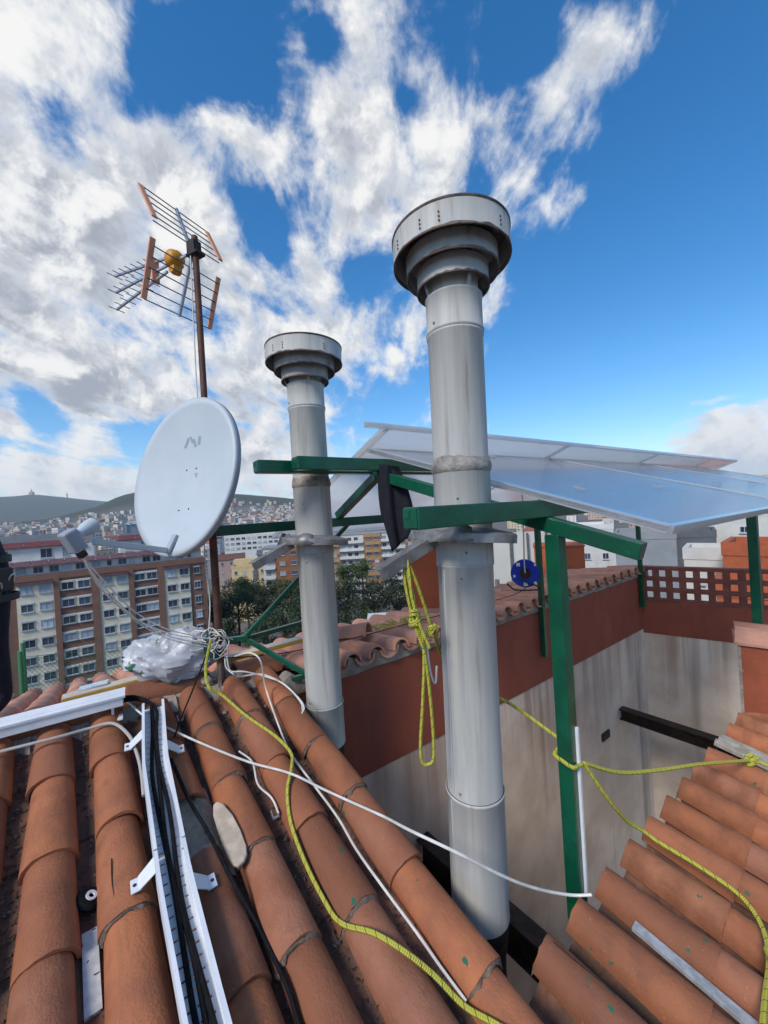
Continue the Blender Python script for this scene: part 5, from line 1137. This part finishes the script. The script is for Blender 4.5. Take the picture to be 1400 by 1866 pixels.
# tangle tied at the mast
b = MB(); rt = random.Random(5)
for k in range(9):
    c = Vector((MX + rt.uniform(-.08, .03), MY - .04, -.74 + rt.uniform(-.05, .04))); pts = []
    for j in range(9):
        a = j * .8 + k; pts.append(c + Vector((math.cos(a) * rt.uniform(.03, .09), -.02 + rt.uniform(-.03, .03), math.sin(a) * rt.uniform(.02, .07))))
    b.tube(pts, .0032, 6)
b.build('cable_tangle', CABW, smooth=True, base=(MX, MY, -.8), label='knotted tangle of white leads tied to the mast foot', category='cable tangle')
b = MB()
for k in range(5): b.tube([(MX - .03 - .012 * k, MY - .05, -.68 - .01 * k), (MX - .05, MY - .08, -.72 - .02 * k), (MX - .02 + .01 * k, MY - .05, -.79 - .012 * k), (MX - .045, MY - .04, -.84)], .005, 6)
b.build('twine', GREEN, smooth=True, base=(MX, MY, -.84), label='wad of green twine knotted round the mast foot', category='twine')
cable('cable', 'white coax lead taped down the lower mast behind the dish', [(MX - .03, MY - .03, .1), (MX - .042, MY - .035, -.2), (MX - .03, MY - .03, -.5), (MX - .05, MY - .04, -.72)], .004, CABW)
# perforated cable tray
ax_pts = [Vector(p) for p in [(-1.300, 2.118, -0.985), (-1.101, 1.783, -1.088), (-0.781, 1.334, -1.235), (-0.562, 1.052, -1.330), (-0.40, .85, -1.405)]]
tray = thing('cable_tray', 'white perforated cable tray carrying black cables down the roof', 'cable tray', ax_pts[2])
cuts = [0, 2, 4]
def tray_pt(t):   # arc along the polyline 0..1
    L_ = [(q - p).length for p, q in zip(ax_pts, ax_pts[1:])]; s = t * sum(L_)
    for p, q, l in zip(ax_pts, ax_pts[1:], L_):
        if s <= l + 1e-9: return p + (q - p) * (s / l)
        s -= l
    return ax_pts[-1]
def tray_fr(t):
    dd = (tray_pt(min(1, t + .02)) - tray_pt(max(0, t - .02))).normalized(); x = dd.cross(EN).normalized(); return x, dd, x.cross(dd).normalized() if x.cross(dd).z > 0 else -x.cross(dd).normalized()
for (t0, t1) in ((0.0, .52), (.524, 1.0)):
    n = 8
    for side in (-1, 1):
        b = MB(); vv = []
        for k in range(n + 1):
            t = t0 + (t1 - t0) * k / n; x, y, z = tray_fr(t); c = tray_pt(t) + x * side * .041
            for (ox, oz) in ((-.0, .0), (side * .010, .0), (side * .010, .056), (-side * .002, .056), (-side * .002, .050), (side * .006, .050), (side * .006, .004), (0, .004)): vv.append(c + x * ox + z * oz)
        ff = [(k * 8 + j, k * 8 + (j + 1) % 8, (k + 1) * 8 + (j + 1) % 8, (k + 1) * 8 + j) for k in range(n) for j in range(8)] + [tuple(range(8)), tuple(n * 8 + j for j in range(8))]
        b.add(vv, ff); b.build('side_rail', WHITE, tray)
    steps = int((t1 - t0) / .022)      # floor: bars between punched slots, two rows of slots
    b = MB()
    for k in range(steps + 1):
        t = t0 + (t1 - t0) * k / steps; x, y, z = tray_fr(t); c = tray_pt(t); b.box(c, .041, .0150, .0016, (x, y, z))
    for ox in (-.038, -.012, .012, .038):
        for k in range(8):
            ta, tb = t0 + (t1 - t0) * k / 8, t0 + (t1 - t0) * (k + 1) / 8; x, y, z = tray_fr((ta + tb) / 2); b.bar(tray_pt(ta) + x * ox - z * .0005, tray_pt(tb) + x * ox - z * .0005, .012, .0026, z)
    b.build('slotted_floor', WHITE, tray)
for (t, s) in ((.13, 1), (.20, -1), (.545, 1), (.62, -1)):
    x, y, z = tray_fr(t); c = tray_pt(t) + x * s * .051; b = MB()
    b.hexa([c + y * -.03 + z * .035, c + y * .03 + z * .035, c + y * .025 + x * s * .045 - z * .012, c + y * -.025 + x * s * .045 - z * .012, c + y * -.03 + z * .04, c + y * .03 + z * .04, c + y * .025 + x * s * .05 - z * .008, c + y * -.025 + x * s * .05 - z * .008])
    b.box(c + x * s * .056 - z * .012, .016, .024, .003, (x, y, z)); o = b.build('bracket', WHITE, tray, bevel=.003)
    b = MB(); b.lathe([(.001, .001), (.006, .0008)], 10, c + x * s * .060 - z * .0085, (x, y, z)); b.build('screw_slot', BLACK, o)
for i, (ox, r) in enumerate(((-.016, .0080), (-.001, .0078), (.012, .0082))):
    pts = [Vector((-1.62, 2.15, -.965 + .012 * i)), Vector((-1.46, 2.19, -.955 + .01 * i)), Vector((-1.33, 2.14, -.955))]
    for k in range(12):
        t = .02 + .98 * k / 11; x, y, z = tray_fr(t); pts.append(tray_pt(t) + x * (ox + .006 * math.sin(k * 1.1 + i * 2)) + z * (.012 + .004 * math.sin(k * 1.7 + i)))
    cable('cable', ('left', 'middle', 'right')[i] + ' black cable lying in the white perforated tray', pts, r, CABK)
# raceway with lid on the left
rc0, rc1 = Vector((-2.20, 1.70, -.955)), Vector((-1.475, 2.145, -.945)); dd = (rc1 - rc0).normalized(); sx = dd.cross(ZH).normalized(); sz = sx.cross(dd).normalized()
rwy = thing('raceway', 'white plastic cable raceway with a moulded lid at the left edge', 'raceway', (rc0 + rc1) / 2)
def extrude(prof, a, b_, x, z, name, m_, par):
    b = MB(); n = len(prof); b.add([a + x * p + z * q for p, q in prof] + [b_ + x * p + z * q for p, q in prof], [(i, (i + 1) % n, n + (i + 1) % n, n + i) for i in range(n)] + [tuple(range(n)), tuple(n + i for i in reversed(range(n)))]); return b.build(name, m_, par)
extrude([(-.04, .0), (.045, .0), (.05, .05), (.044, .052), (.036, .006), (-.036, .006), (-.036, .05), (-.042, .05)], rc0, rc1, sx, sz, 'trough', WHITE, rwy)
extrude([(-.046, .052), (.05, .0505), (.056, .044), (.058, .056), (.040, .060), (.036, .068), (.004, .071), (.0, .066), (-.03, .070), (-.046, .064)], rc0, rc1 + dd * .012, sx, sz, 'lid', WHITE, rwy)
c = rc1 - dd * .05 - sz * .02
b = MB(); b.bar(c + sz * .02, c - sz * .045, .035, .012, dd); b.box(c - sz * .047 + sx * .02, .035, .045, .004, (sx, dd, sz)); b.build('foot_bracket', WHITE, rwy, bevel=.002)

# ropes of the light well
K = Vector((2.004, 2.251, -1.54)); PR = W(.864, 1.588, -1.073)
b = MB(); b.tube([W(.94, 1.588, -1.02), W(.944, 1.55, -1.03), W(.942, 1.513, -1.04), W(.905, 1.509, -1.05), W(.868, 1.513, -1.06), W(.864, 1.55, -1.068), W(.866, 1.588, -1.075)], .0082, 10); b.build('rope_turn', ROPE, smooth=True, base=PR, label='turn of yellow rope wrapped round the thick green post', category='rope')
cable('rope', 'yellow rope sagging from the thick green post to the knot on the right roof', [PR, (.956, 1.720, -1.195), (1.208, 1.850, -1.285), (1.530, 2.000, -1.372), K], .0082, ROPE, 'rope', 10)
cable('rope', 'yellow rope dropping from the thick green post over the right roof tiles', [PR, (.828, 1.62, -1.205), (.90, 1.66, -1.31), (.985, 1.73, -1.42), (1.067, 1.754, -1.488), (1.099, 1.712, -1.500), (1.194, 1.623, -1.527), (1.268, 1.531, -1.551), (1.275, 1.459, -1.562), (1.246, 1.388, -1.569), (1.183, 1.310, -1.572), (1.089, 1.226, -1.574), (1.010, 1.153, -1.577)], .0082, ROPE, 'rope', 10)
b = MB()
for k in range(3): b.tube([K + Vector((.03 * math.cos(a + k), .03 * math.sin(a + k) * .6, .022 * math.sin(a * 1.3 + k * 2))) for a in (0, .9, 1.8, 2.7, 3.6, 4.5, 5.4, 6.2)], .0085, 8)
b.tube([K, (2.061, 2.213, -1.550), (2.12, 2.13, -1.578)], .0085, 8); b.build('rope_knot', ROPE, smooth=True, base=K, label='yellow rope knot lying on the pale plank of the right roof', category='rope knot')
b = MB()
for k in range(4): b.tube([Vector((1.20 + .012 * k, 1.335 - .01 * k, -1.553 + .006 * k)), Vector((1.165 + .014 * k, 1.27, -1.55)), Vector((1.12 + .016 * k, 1.21, -1.556)), Vector((1.06 + .012 * k, 1.14, -1.572))], .0085, 8)
b.build('rope_bundle', ROPE, smooth=True, base=(1.06, 1.14, -1.58), label='gathered strands of yellow rope at the lower right edge', category='rope')
cable('rope', 'yellow rope running from behind the near flue to the thick green post', [(.165, 1.50, -.46), (.22, 1.80, -.66), (.36, 1.96, -.88), (.545, 1.90, -.955), W(.94, 1.588, -1.02)], .0082, ROPE, 'rope', 10)
hk = thing('rope_hank', 'hank of yellow rope hanging knotted from the flue bracket', 'rope', (.10, 1.45, -.94))
HT = Vector((.072, 1.45, -.175)); b = MB(); rh = random.Random(4)
for k in range(4):
    o = Vector((.010 * math.cos(k * 1.7), .012 * math.sin(k * 1.7), 0)); b.tube([HT + o * .4, HT + o + Vector((-.010 + .004 * k, 0, -.06)), HT + o + Vector((.006, 0, -.14)), HT + o + Vector((.016 + .004 * k, 0, -.24)), HT + o + Vector((.03 + .01 * k, 0, -.33))], .0062, 8)
b.build('strands', ROPE, hk, smooth=True)
b = MB()
for (cz, n_) in ((-.20, 3), (-.235, 2)):
    for k in range(n_): c = HT + Vector((.016, 0, cz - .012 * k)); tl_, tm_ = rh.uniform(-.5, .5), rh.uniform(-.5, .5); b.tube([c + Vector((.017 * math.cos(a) + rh.uniform(-.003, .003), .017 * math.sin(a), .022 * (tl_ * math.cos(a) + tm_ * math.sin(a)) + .004 * math.sin(a * 1.5))) for a in (0, .8, 1.6, 2.4, 3.2, 4, 4.8, 5.6, 6.4)], .0062, 8)
c = Vector((.152, 1.49, -.455))
for k in range(3): b.tube([c + Vector((.016 * math.cos(a + k), .014 * math.sin(a + k), .018 * math.sin(a * 1.3 + k * 2.1))) for a in (0, .9, 1.8, 2.7, 3.6, 4.5, 5.4, 6.3)], .0062, 8)
b.build('knot', ROPE, hk, smooth=True)
b = MB(); b.tube([HT + Vector((.03, 0, -.20)), (.115, 1.45, -.52), (.100, 1.45, -.70), (.082, 1.45, -.86), (.085, 1.45, -.925), (.105, 1.45, -.935), (.128, 1.45, -.905), (.130, 1.45, -.75), (.120, 1.45, -.55), HT + Vector((.025, 0, -.24))], .006, 8)
b.tube([HT + Vector((.01, 0, -.03)), (.105, 1.455, -.27), (.14, 1.48, -.40), c], .006, 8); b.build('hanging_loop', ROPE, hk, smooth=True)
b = MB(); b.tube([(.128, 1.47, -.50), (.14, 1.49, -.62), (.155, 1.50, -.66), (.165, 1.51, -.60)], .004, 6); b.build('cord_loop', CABW, hk, smooth=True)
# rope remains on the coping
b = MB()
for k in range(9): c = PF(2.85 + .06 * math.sin(k * 2.1), 2.02 + .055 * k, .065); b.tube([c + Vector((.05 * math.cos(a) * (1 + .3 * math.sin(k)), .04 * math.sin(a), .012 * math.sin(2 * a + k))) for a in (0, 1, 2, 3, 4, 5, 6)], .005, 6)
b.build('rope_pile', ROPE, smooth=True, base=PF(2.85, 2.3, .06), label='loose pile of yellow rope on the tiles behind the far flue', category='rope')
cable('cable', 'thin black cable stretched along the tile coping', [W(2.9, .72, -.93), W(2.80, 1.1, -.975), PF(2.70, 1.6, .062), PF(2.66, 2.4, .06), PF(2.62, 3.2, .06), PF(2.60, 3.7, .075), Vector((1.23, 3.36, -.66))], .0035, CABK)

# ------------------------------------------------------------------ cloth, reel, sack, boards and scraps
b = MB(); nn1, nn2 = 14, 22; vv = []; ff = []
for i in range(nn2 + 1):
    t = i / nn2; wdt = .062 + .035 * math.sin(min(1, t * 1.5) * 1.6) - .085 * max(0, t - .62)
    for j in range(nn1 + 1):
        s = j / nn1 * 2 - 1; fold = .022 * math.sin(s * 5 + t * 2.0) + .012 * math.sin(s * 11 + t * 5)
        vv.append(Vector((.045 + .055 * t + s * wdt, 2.415 + fold * (.5 + .5 * t), .285 - t * .47 + .05 * s * (t - .3) - .06 * max(0, t - .7) * abs(s - .35))))
for i in range(nn2):
    for j in range(nn1): a = i * (nn1 + 1) + j; ff.append((a, a + 1, a + nn1 + 2, a + nn1 + 1))
b.add(vv, ff); cl = b.build('cloth', NAVY, smooth=True, flat_angle=180, base=(.05, 2.42, .28), label='dark navy cloth hanging from the green ridge purlins', category='cloth'); sm = cl.modifiers.new('thick', 'SOLIDIFY'); sm.thickness = .006
b = MB()
RC = Vector((1.135, 3.27, -.575)); RA = (RC * -1); RA.z = 0; RA.normalize(); RXa = RA.cross(ZH).normalized()
reel = thing('cable_reel', 'blue plastic cable reel hanging in front of a green post', 'cable reel', RC - ZH * .12)
axr = (RXa, ZH, RA)
b = MB(); b.lathe([(.045, .03), (.11, .034), (.114, .030), (.114, .026), (.045, .022), (.045, .03)], 40, RC, axr); b.build('flange', BLUEP, reel, smooth=True, flat_angle=40)
b = MB(); b.lathe([(.045, -.05), (.105, -.05), (.108, -.054), (.105, -.058), (.045, -.056)], 40, RC, axr); b.build('flange', BLUEP, reel, smooth=True, flat_angle=40)
b = MB(); b.lathe([(.001, .018), (.044, .02), (.044, -.05)], 30, RC, axr); b.lathe([(.072, .02), (.076, -.01), (.072, -.05)], 30, RC, axr); b.build('drum', BLACK, reel, smooth=True)
b = MB(); b.tube([RC + ZH * .02, RC - RXa * -.02 - ZH * .05 + RA * .06, RC - RXa * .10 - ZH * .105 + RA * .05, RC - RXa * .095 - ZH * .13 + RA * .03, RC + ZH * -.14 + RA * .02, RC + RXa * .09 - ZH * .138, RC + RXa * .15 - ZH * .09], .006, 8); b.build('stand_handle', BLACK, reel, smooth=True)
for (x, y, s) in ((.05, .075, .014), (.0, -.085, .016), (-.075, -.075, .010), (.085, -.02, .009), (-.08, .07, .008)):
    b = MB(); b.box(RC + RXa * x + ZH * y + RA * .0345, s, s, .001, axr); b.build('label_patch', WREND, reel)
cable('cord', 'grey cord from which the blue reel hangs', [RC + ZH * .01 + RA * .05, RC + ZH * .13 + RA * .03, W(2.0, 3.05, .26) * .0 + Vector((1.16, 3.30, -.05)), Vector((1.17, 3.33, .20))], .006, CABG, 'cord')
# plastic sack
rs = random.Random(8); b = MB(); nu, nv = 64, 40; vv = []; ff = []; SCN = Vector((-1.37, 2.50, -.845))
for i in range(nv + 1):
    ph = math.pi * i / nv
    for k in range(nu):
        a = 2 * math.pi * k / nu; dx, dy, dz = math.sin(ph) * math.cos(a), math.sin(ph) * math.sin(a), math.cos(ph); w = Vector((dx, dy, dz))
        lump = 1 + .30 * noise.noise(w * 1.3 + Vector((2, 7, 1))) + .16 * noise.noise(w * 2.6)
        wr = w * 2.2 + Vector((noise.noise(w * 2), noise.noise(w * 2 + Vector((9, 0, 0))), noise.noise(w * 2 + Vector((0, 9, 0))))) * .8
        crease = (1 - abs(noise.noise(wr * 1.4))) ** 5 * .10 + (1 - abs(noise.noise(wr * 3.1 + Vector((3, 3, 3))))) ** 6 * .06
        p = Vector((dx * .25, dy * .15, dz * .16 + .05 * dx * dx * (1 if dx < 0 else .2))) * (lump + crease - .06)
        p.z = max(p.z, -.12 + .02 * noise.noise(w * 3)); vv.append(SCN + VH * p.x + UH * p.y + ZH * p.z)
for i in range(nv):
    for k in range(nu): k2 = (k + 1) % nu; ff.append((i * nu + k, (i + 1) * nu + k, (i + 1) * nu + k2, i * nu + k2))
b.add(vv, ff)
SACK = mat('printed_plastic_sack', (.50, .515, .55), .35, col2=(.44, .44, .46), nscale=6, bump=.5, bscale=14, col3=(.02, .12, .07), n3=6.5, l3=.615, h3=.63)
sk = b.build('plastic_sack', SACK, smooth=True, flat_angle=28, base=SCN - ZH * .1, label='crumpled white plastic sack with green print beside the mast', category='sack')
# long formwork board on the ridge
def board(label, v0, v1, u, z, wdt, thk):
    t = thing('formwork_board', label, 'board', W(u, (v0 + v1) / 2, z - thk / 2)); b = MB(); b.bar(W(u, v0, z), W(u, v1, z + .006), wdt, thk); b.build('plank', WOODY, t, bevel=.002)
    b = MB(); b.bar(W(u, v0 + .003, z + thk / 2 + .0025), W(u, v1 - .003, z + .006 + thk / 2 + .0025), wdt - .004, .003); b.build('pale_face', WOODT, t); return t
board('yellow edged board lying on the ridge left of the plastic sack', -.10, .46, 2.93, -.955, .085, .028)
board('yellow edged board lying on the ridge right of the mast', .76, 1.36, 2.93, -.965, .085, .028)
b = MB(); b.bar(W(2.98, -.02, -.932), W(2.96, .12, -.924), .06, .008); b.build('blue_offcut', mat('pale_blue_print', (.38, .52, .66), .5, col2=(.62, .66, .68), nscale=20), base=W(2.97, .05, -.91), label='pale blue printed offcut on the end of the yellow edged board', category='offcut')
b = MB(); b.bar(W(3.12, -.62, -.985), W(3.22, -.38, -.990), .05, .012); b.build('green_white_scrap', mat('green_white_scrap', (.20, .42, .22), .5, col2=(.60, .62, .60), nscale=5), base=W(3.17, -.5, -.99), label='green and white plastic scrap on the far slope tiles', category='scrap')
# scraps in the channels
b = MB(); a0, a1 = P1(1.655, -.022, -.050), P1(1.43, -.022, -.050); b.bar(a0, a1, .043, .012, EN); b.build('slat_offcut', mat('pale_slat', (.58, .575, .56), .6, col2=(.46, .455, .44), nscale=40), base=a1, bevel=.001, label='whitish flat offcut lying in the channel below the rubber washer', category='offcut')
wc = P1(1.745, -.018, -.030); wz = (EN + EX * .5).normalized(); wx = wz.cross(EY).normalized(); wa = (wx, wz.cross(wx), wz); wt = thing('rubber_washer', 'black rubber washer with a pale metal ring in a tile channel', 'washer', wc)
b = MB(); b.lathe([(.008, -.006), (.040, -.010), (.042, .0), (.034, .010), (.018, .012), (.018, .004)], 28, wc, wa); b.build('rubber', CABK, wt, smooth=True); b = MB(); b.lathe([(.008, .010), (.009, .0145), (.0175, .0145), (.018, .010)], 28, wc, wa); b.build('ring', WHITE, wt, smooth=True)
s0, s1 = P2(.53, 1.585, .002), P2(.20, 1.575, .002); b = MB(); b.bar(s0, s1, .036, .016, EN2); b.build('slat_offcut', GREYW, base=s1, bevel=.0015, label='blue grey slat wedged between tiles at the lower right', category='offcut')
# pale old plank bridging the missing tile column on the right roof
vq = 1.255 + .2165 * 9; b = MB()
for i in range(3): b.bar(P2(.52 - .012 * i, vq - .045 + .045 * i, .0 + .012 * (i % 2)), P2(.0, vq - .045 + .045 * i, -.01 + .01 * (i % 2)), .046, .03, EN2)
b.build('old_plank', mat('bleached_wood', (.42, .39, .33), .9, col2=(.27, .245, .20), nscale=14, stretch=(1, 1, 1), bump=.6), base=P2(.2, vq, 0), bevel=.004, label='bleached old plank set in the right roof under the rope knot', category='plank')
# mortar patch where a tile slipped, and the pale slab lying beside it
b = MB(); n1_, n2_ = 12, 8; vv = []; ff = []
for i in range(n1_ + 1):
    for j in range(n2_ + 1):
        u = 1.57 + .42 * i / n1_; s = j / n2_ * 2 - 1; vv.append(P1(u, .325 + s * .095, -.06 + .062 * math.sqrt(max(0, 1 - s * s * .9)) + .012 * noise.noise(Vector((u * 14, s * 3, 0)))))
for i in range(n1_):
    for j in range(n2_): a = i * (n2_ + 1) + j; ff.append((a, a + 1, a + n2_ + 2, a + n2_ + 1))
b.add(vv, ff); b.build('mortar_patch', MORTAR, roof_l, smooth=True, flat_angle=180)
b = MB(); prof = [(.012, .0), (.036, .004), (.052, .02), (.06, .05), (.062, .12), (.056, .20), (.040, .27), (.022, .30), (.004, .295), (-.008, .25), (-.012, .16), (-.010, .06), (-.002, .015)]; o0 = P1(1.545, .425, .026); zt = (EN + EX * -.25).normalized(); xt = EY.cross(zt).normalized()
top_ = [o0 + xt * (p - .02) + EY * q + zt * (.014 - .12 * (p - .02) ** 2 * 20 * .2) for p, q in prof]; n = len(prof); b.add([p - zt * .016 for p in top_] + top_, [tuple(reversed(range(n))), tuple(n + i for i in range(n))] + [(i, (i + 1) % n, n + (i + 1) % n, n + i) for i in range(n)])
b.build('broken_slab', PALE, base=o0, bevel=.004, label='pale broken slab leaning between tiles right of the cable tray', category='slab')
for (u, v, lab) in ((2.47, .415, 'small galvanised pipe clip lying beside the top of the cable tray'), (1.70, .628, 'small galvanised pipe clip near the short white cable end'), (2.46, 1.10, 'pipe clip')):
    if lab == 'pipe clip': continue
    c = P1(u, v, -.03); b = MB(); b.bar(c - EX * .012, c - EX * .012 + EY * .03 + EN * .012, .004, .012, EN); b.bar(c + EX * .012, c + EX * .012 + EY * .03 + EN * .012, .004, .012, EN); b.bar(c - EX * .014, c + EX * .014, .012, .004, EN); b.build('pipe_clip', ALU, base=c, label=lab, category='clip')
# orange parapet block at the right edge
BXP = Vector((2.85, 2.80, 0)); bxx = Vector((.77, -.64, 0)); bxy = Vector((.64, .77, 0))
pb_ = thing('parapet_block', 'orange rendered parapet block with a tile on top at the right edge', 'parapet', Vector((BXP.x, BXP.y, -1.65)))
b = MB(); b.box(BXP + ZH * -1.39, .30, .16, .27, (bxx, bxy, ZH)); b.build('block', mat('orange_block', (.33, .085, .038), .85, col2=(.27, .07, .034), nscale=5, bump=.3, col3=(.42, .33, .26), n3=4, l3=.66, h3=.72), pb_, bevel=.008)
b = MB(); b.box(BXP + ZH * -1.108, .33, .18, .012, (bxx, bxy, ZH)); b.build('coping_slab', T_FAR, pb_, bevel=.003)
b = MB(); b.bar(BXP - bxx * .302 - bxy * .155 + ZH * -1.62, BXP - bxx * .302 - bxy * .155 + ZH * -1.1, .018, .018, bxx); b.build('mortar_edge', MORTAR, pb_)
for k in range(2): inst('coping_tile', FARC[k], frame4(BXP - ORG[pb_.name] + ZH * -1.10 + bxy * (-.09 + .15 * k) - bxx * .32, -bxy * 1.0, bxx * 1.4, ZH), pb_)
# green net fence beyond the far eave
fe = thing('net_fence', 'green wire net fence with posts beyond the far tiles', 'fence', (-3.7, 4.6, -2.0))
fp = [Vector((-4.95, 4.15, 0)), Vector((-4.33, 4.6, 0)), Vector((-3.07, 4.75, 0)), Vector((-2.5, 5.0, 0))]
FG = mat('fence_green', (.05, .22, .10), .5)
for p in fp[:3] + [Vector((-4.62, 4.95, 0))]:
    b = MB(); b.tube([p + ZH * -2.3, p + ZH * -1.36], .024, 10, smooth=False); b.build('post', FG, fe, smooth=True)
for p, q in zip(fp, fp[1:]):
    b = MB(); L_ = (q - p).length; dd = (q - p).normalized(); stp = .055; hgt = 1.0
    kk = -int(hgt / stp)
    while kk * stp < L_:
        for sgn in (1, -1):
            s0 = kk * stp; a, c = s0, s0 + hgt; za, zc = (-2.45, -1.45) if sgn > 0 else (-1.45, -2.45)
            ta = max(0, -a / hgt); tc = min(1, (L_ - a) / hgt)
            if tc > ta: b.bar(p + dd * (a + hgt * ta) + ZH * (za + (zc - za) * ta), p + dd * (a + hgt * tc) + ZH * (za + (zc - za) * tc), .0025, .0025)
        kk += 1
    b.bar(p + ZH * -1.43, q + ZH * -1.43, .005, .005); b.build('wire_net', NET, fe)

# ------------------------------------------------------------------ worker at the left edge: hip and leg show
pr = thing('person', 'worker in dark clothes with a climbing harness at the left edge', 'person', (-2.47, 2.30, -1.03))
def skin_body(name, verts, edges, radii, m_, parent, root=0):
    me = bpy.data.meshes.new(name); off = ORG[parent.name]; me.from_pydata([tuple(Vector(v) - off) for v in verts], edges, []); me.materials.append(m_)
    o = bpy.data.objects.new(name, me); COL.objects.link(o); o.parent = parent; ORG[o.name] = off
    md = o.modifiers.new('skin', 'SKIN'); md.use_smooth_shade = True; sv_ = me.skin_vertices[0].data
    for i, r in enumerate(radii): sv_[i].radius = r if isinstance(r, tuple) else (r, r); sv_[i].use_root = (i == root)
    su = o.modifiers.new('sub', 'SUBSURF'); su.levels = 2; su.render_levels = 2; return o
hx, hy, hz = -2.398, 2.30, -.16
V_ = [(hx, hy, hz), (hx - .03, hy, hz + .18), (hx - .10, hy - .03, hz + .36), (hx - .17, hy - .06, hz + .50), (hx - .20, hy - .08, hz + .60), (hx - .22, hy - .10, hz + .70), (hx - .23, hy - .12, hz + .80),
      (hx + .09, hy, hz - .08), (hx + .10, hy - .02, hz - .45), (hx + .10, hy + .02, hz - .80), (hx + .10, hy - .10, hz - .845),
      (hx - .10, hy, hz - .08), (hx - .13, hy - .02, hz - .45), (hx - .14, hy + .02, hz - .80), (hx - .14, hy - .10, hz - .845),
      (hx - .02, hy - .04, hz + .47), (hx - .06, hy - .20, hz + .25), (hx - .22, hy - .38, hz + .20), (hx - .34, hy - .08, hz + .46), (hx - .44, hy - .18, hz + .22), (hx - .38, hy - .38, hz + .16)]
E_ = [(0, 1), (1, 2), (2, 3), (3, 4), (4, 5), (5, 6), (0, 7), (7, 8), (8, 9), (9, 10), (0, 11), (11, 12), (12, 13), (13, 14), (3, 15), (15, 16), (16, 17), (3, 18), (18, 19), (19, 20)]
R_ = [(.13, .11), (.14, .105), (.16, .11), (.14, .09), .055, (.085, .10), (.07, .085), .10, .068, .048, (.05, .035), .10, .068, .048, (.05, .035), .062, .048, .034, .062, .048, .034]
skin_body('body', V_, E_, R_, NAVY, pr)
b = MB(); b.lathe([(.001, .13), (.06, .12), (.095, .07), (.105, .0), (.10, -.05), (.085, -.075)], 18, (hx - .225, hy - .105, hz + .76)); b.build('hair', HAIR, pr, smooth=True)
HARN = mat('harness_web', (.03, .03, .03), .7); YW = mat('yellow_web', (.65, .50, .02), .6)
b = MB(); b.lathe([(.155, -.02), (.16, -.02), (.16, .022), (.155, .022)], 28, (hx, hy, hz + .02)); b.build('harness_belt', HARN, pr)
b = MB(); b.lathe([(.105, -.02), (.112, -.02), (.112, .02), (.105, .02)], 24, (hx + .10, hy, hz - .20)); b.build('leg_loop', HARN, pr)
b = MB(); cc = Vector((hx + .155, hy - .05, hz - .04)); b.tube([cc + Vector((0, .03 * math.cos(a), .04 * math.sin(a))) for a in (0, .8, 1.6, 2.4, 3.2)], .009, 8); b.build('gear_loop', YW, pr, smooth=True)
for k in range(4):
    cc = Vector((hx + .165 + .012 * (k % 2), hy - .09 + .04 * k, hz - .11 - .04 * (k % 3))); b = MB(); b.tube([cc + Vector((.012 * math.sin(a), .018 * math.cos(a), .038 * math.sin(a))) for a in (0, .7, 1.4, 2.1, 2.8, 3.5, 4.2, 4.9, 5.6, 6.28)], .0045, 8); b.build('carabiner', ALU if k % 2 else ROD, pr, smooth=True)
b = MB(); b.box((hx + .16, hy + .0, hz - .10), .022, .05, .07); b.build('tool_pouch', HARN, pr, bevel=.012)

# ------------------------------------------------------------------ air between here and the hills
hz_m = bpy.data.materials.new('haze'); hz_m.use_nodes = True; nt = hz_m.node_tree; nt.nodes.clear(); pv = nt.nodes.new('ShaderNodeVolumePrincipled'); pv.inputs['Color'].default_value = (.80, .90, 1.0, 1); pv.inputs['Density'].default_value = 8.0e-5; pv.inputs['Anisotropy'].default_value = .0
om = nt.nodes.new('ShaderNodeOutputMaterial'); nt.links.new(pv.outputs[0], om.inputs['Volume'])
b = MB(); b.box((0, 0, 270), 9600, 9600, 330); HZ = b.build('haze', hz_m, kind='stuff', label='thin pale air in front of the distant hills', category='haze')
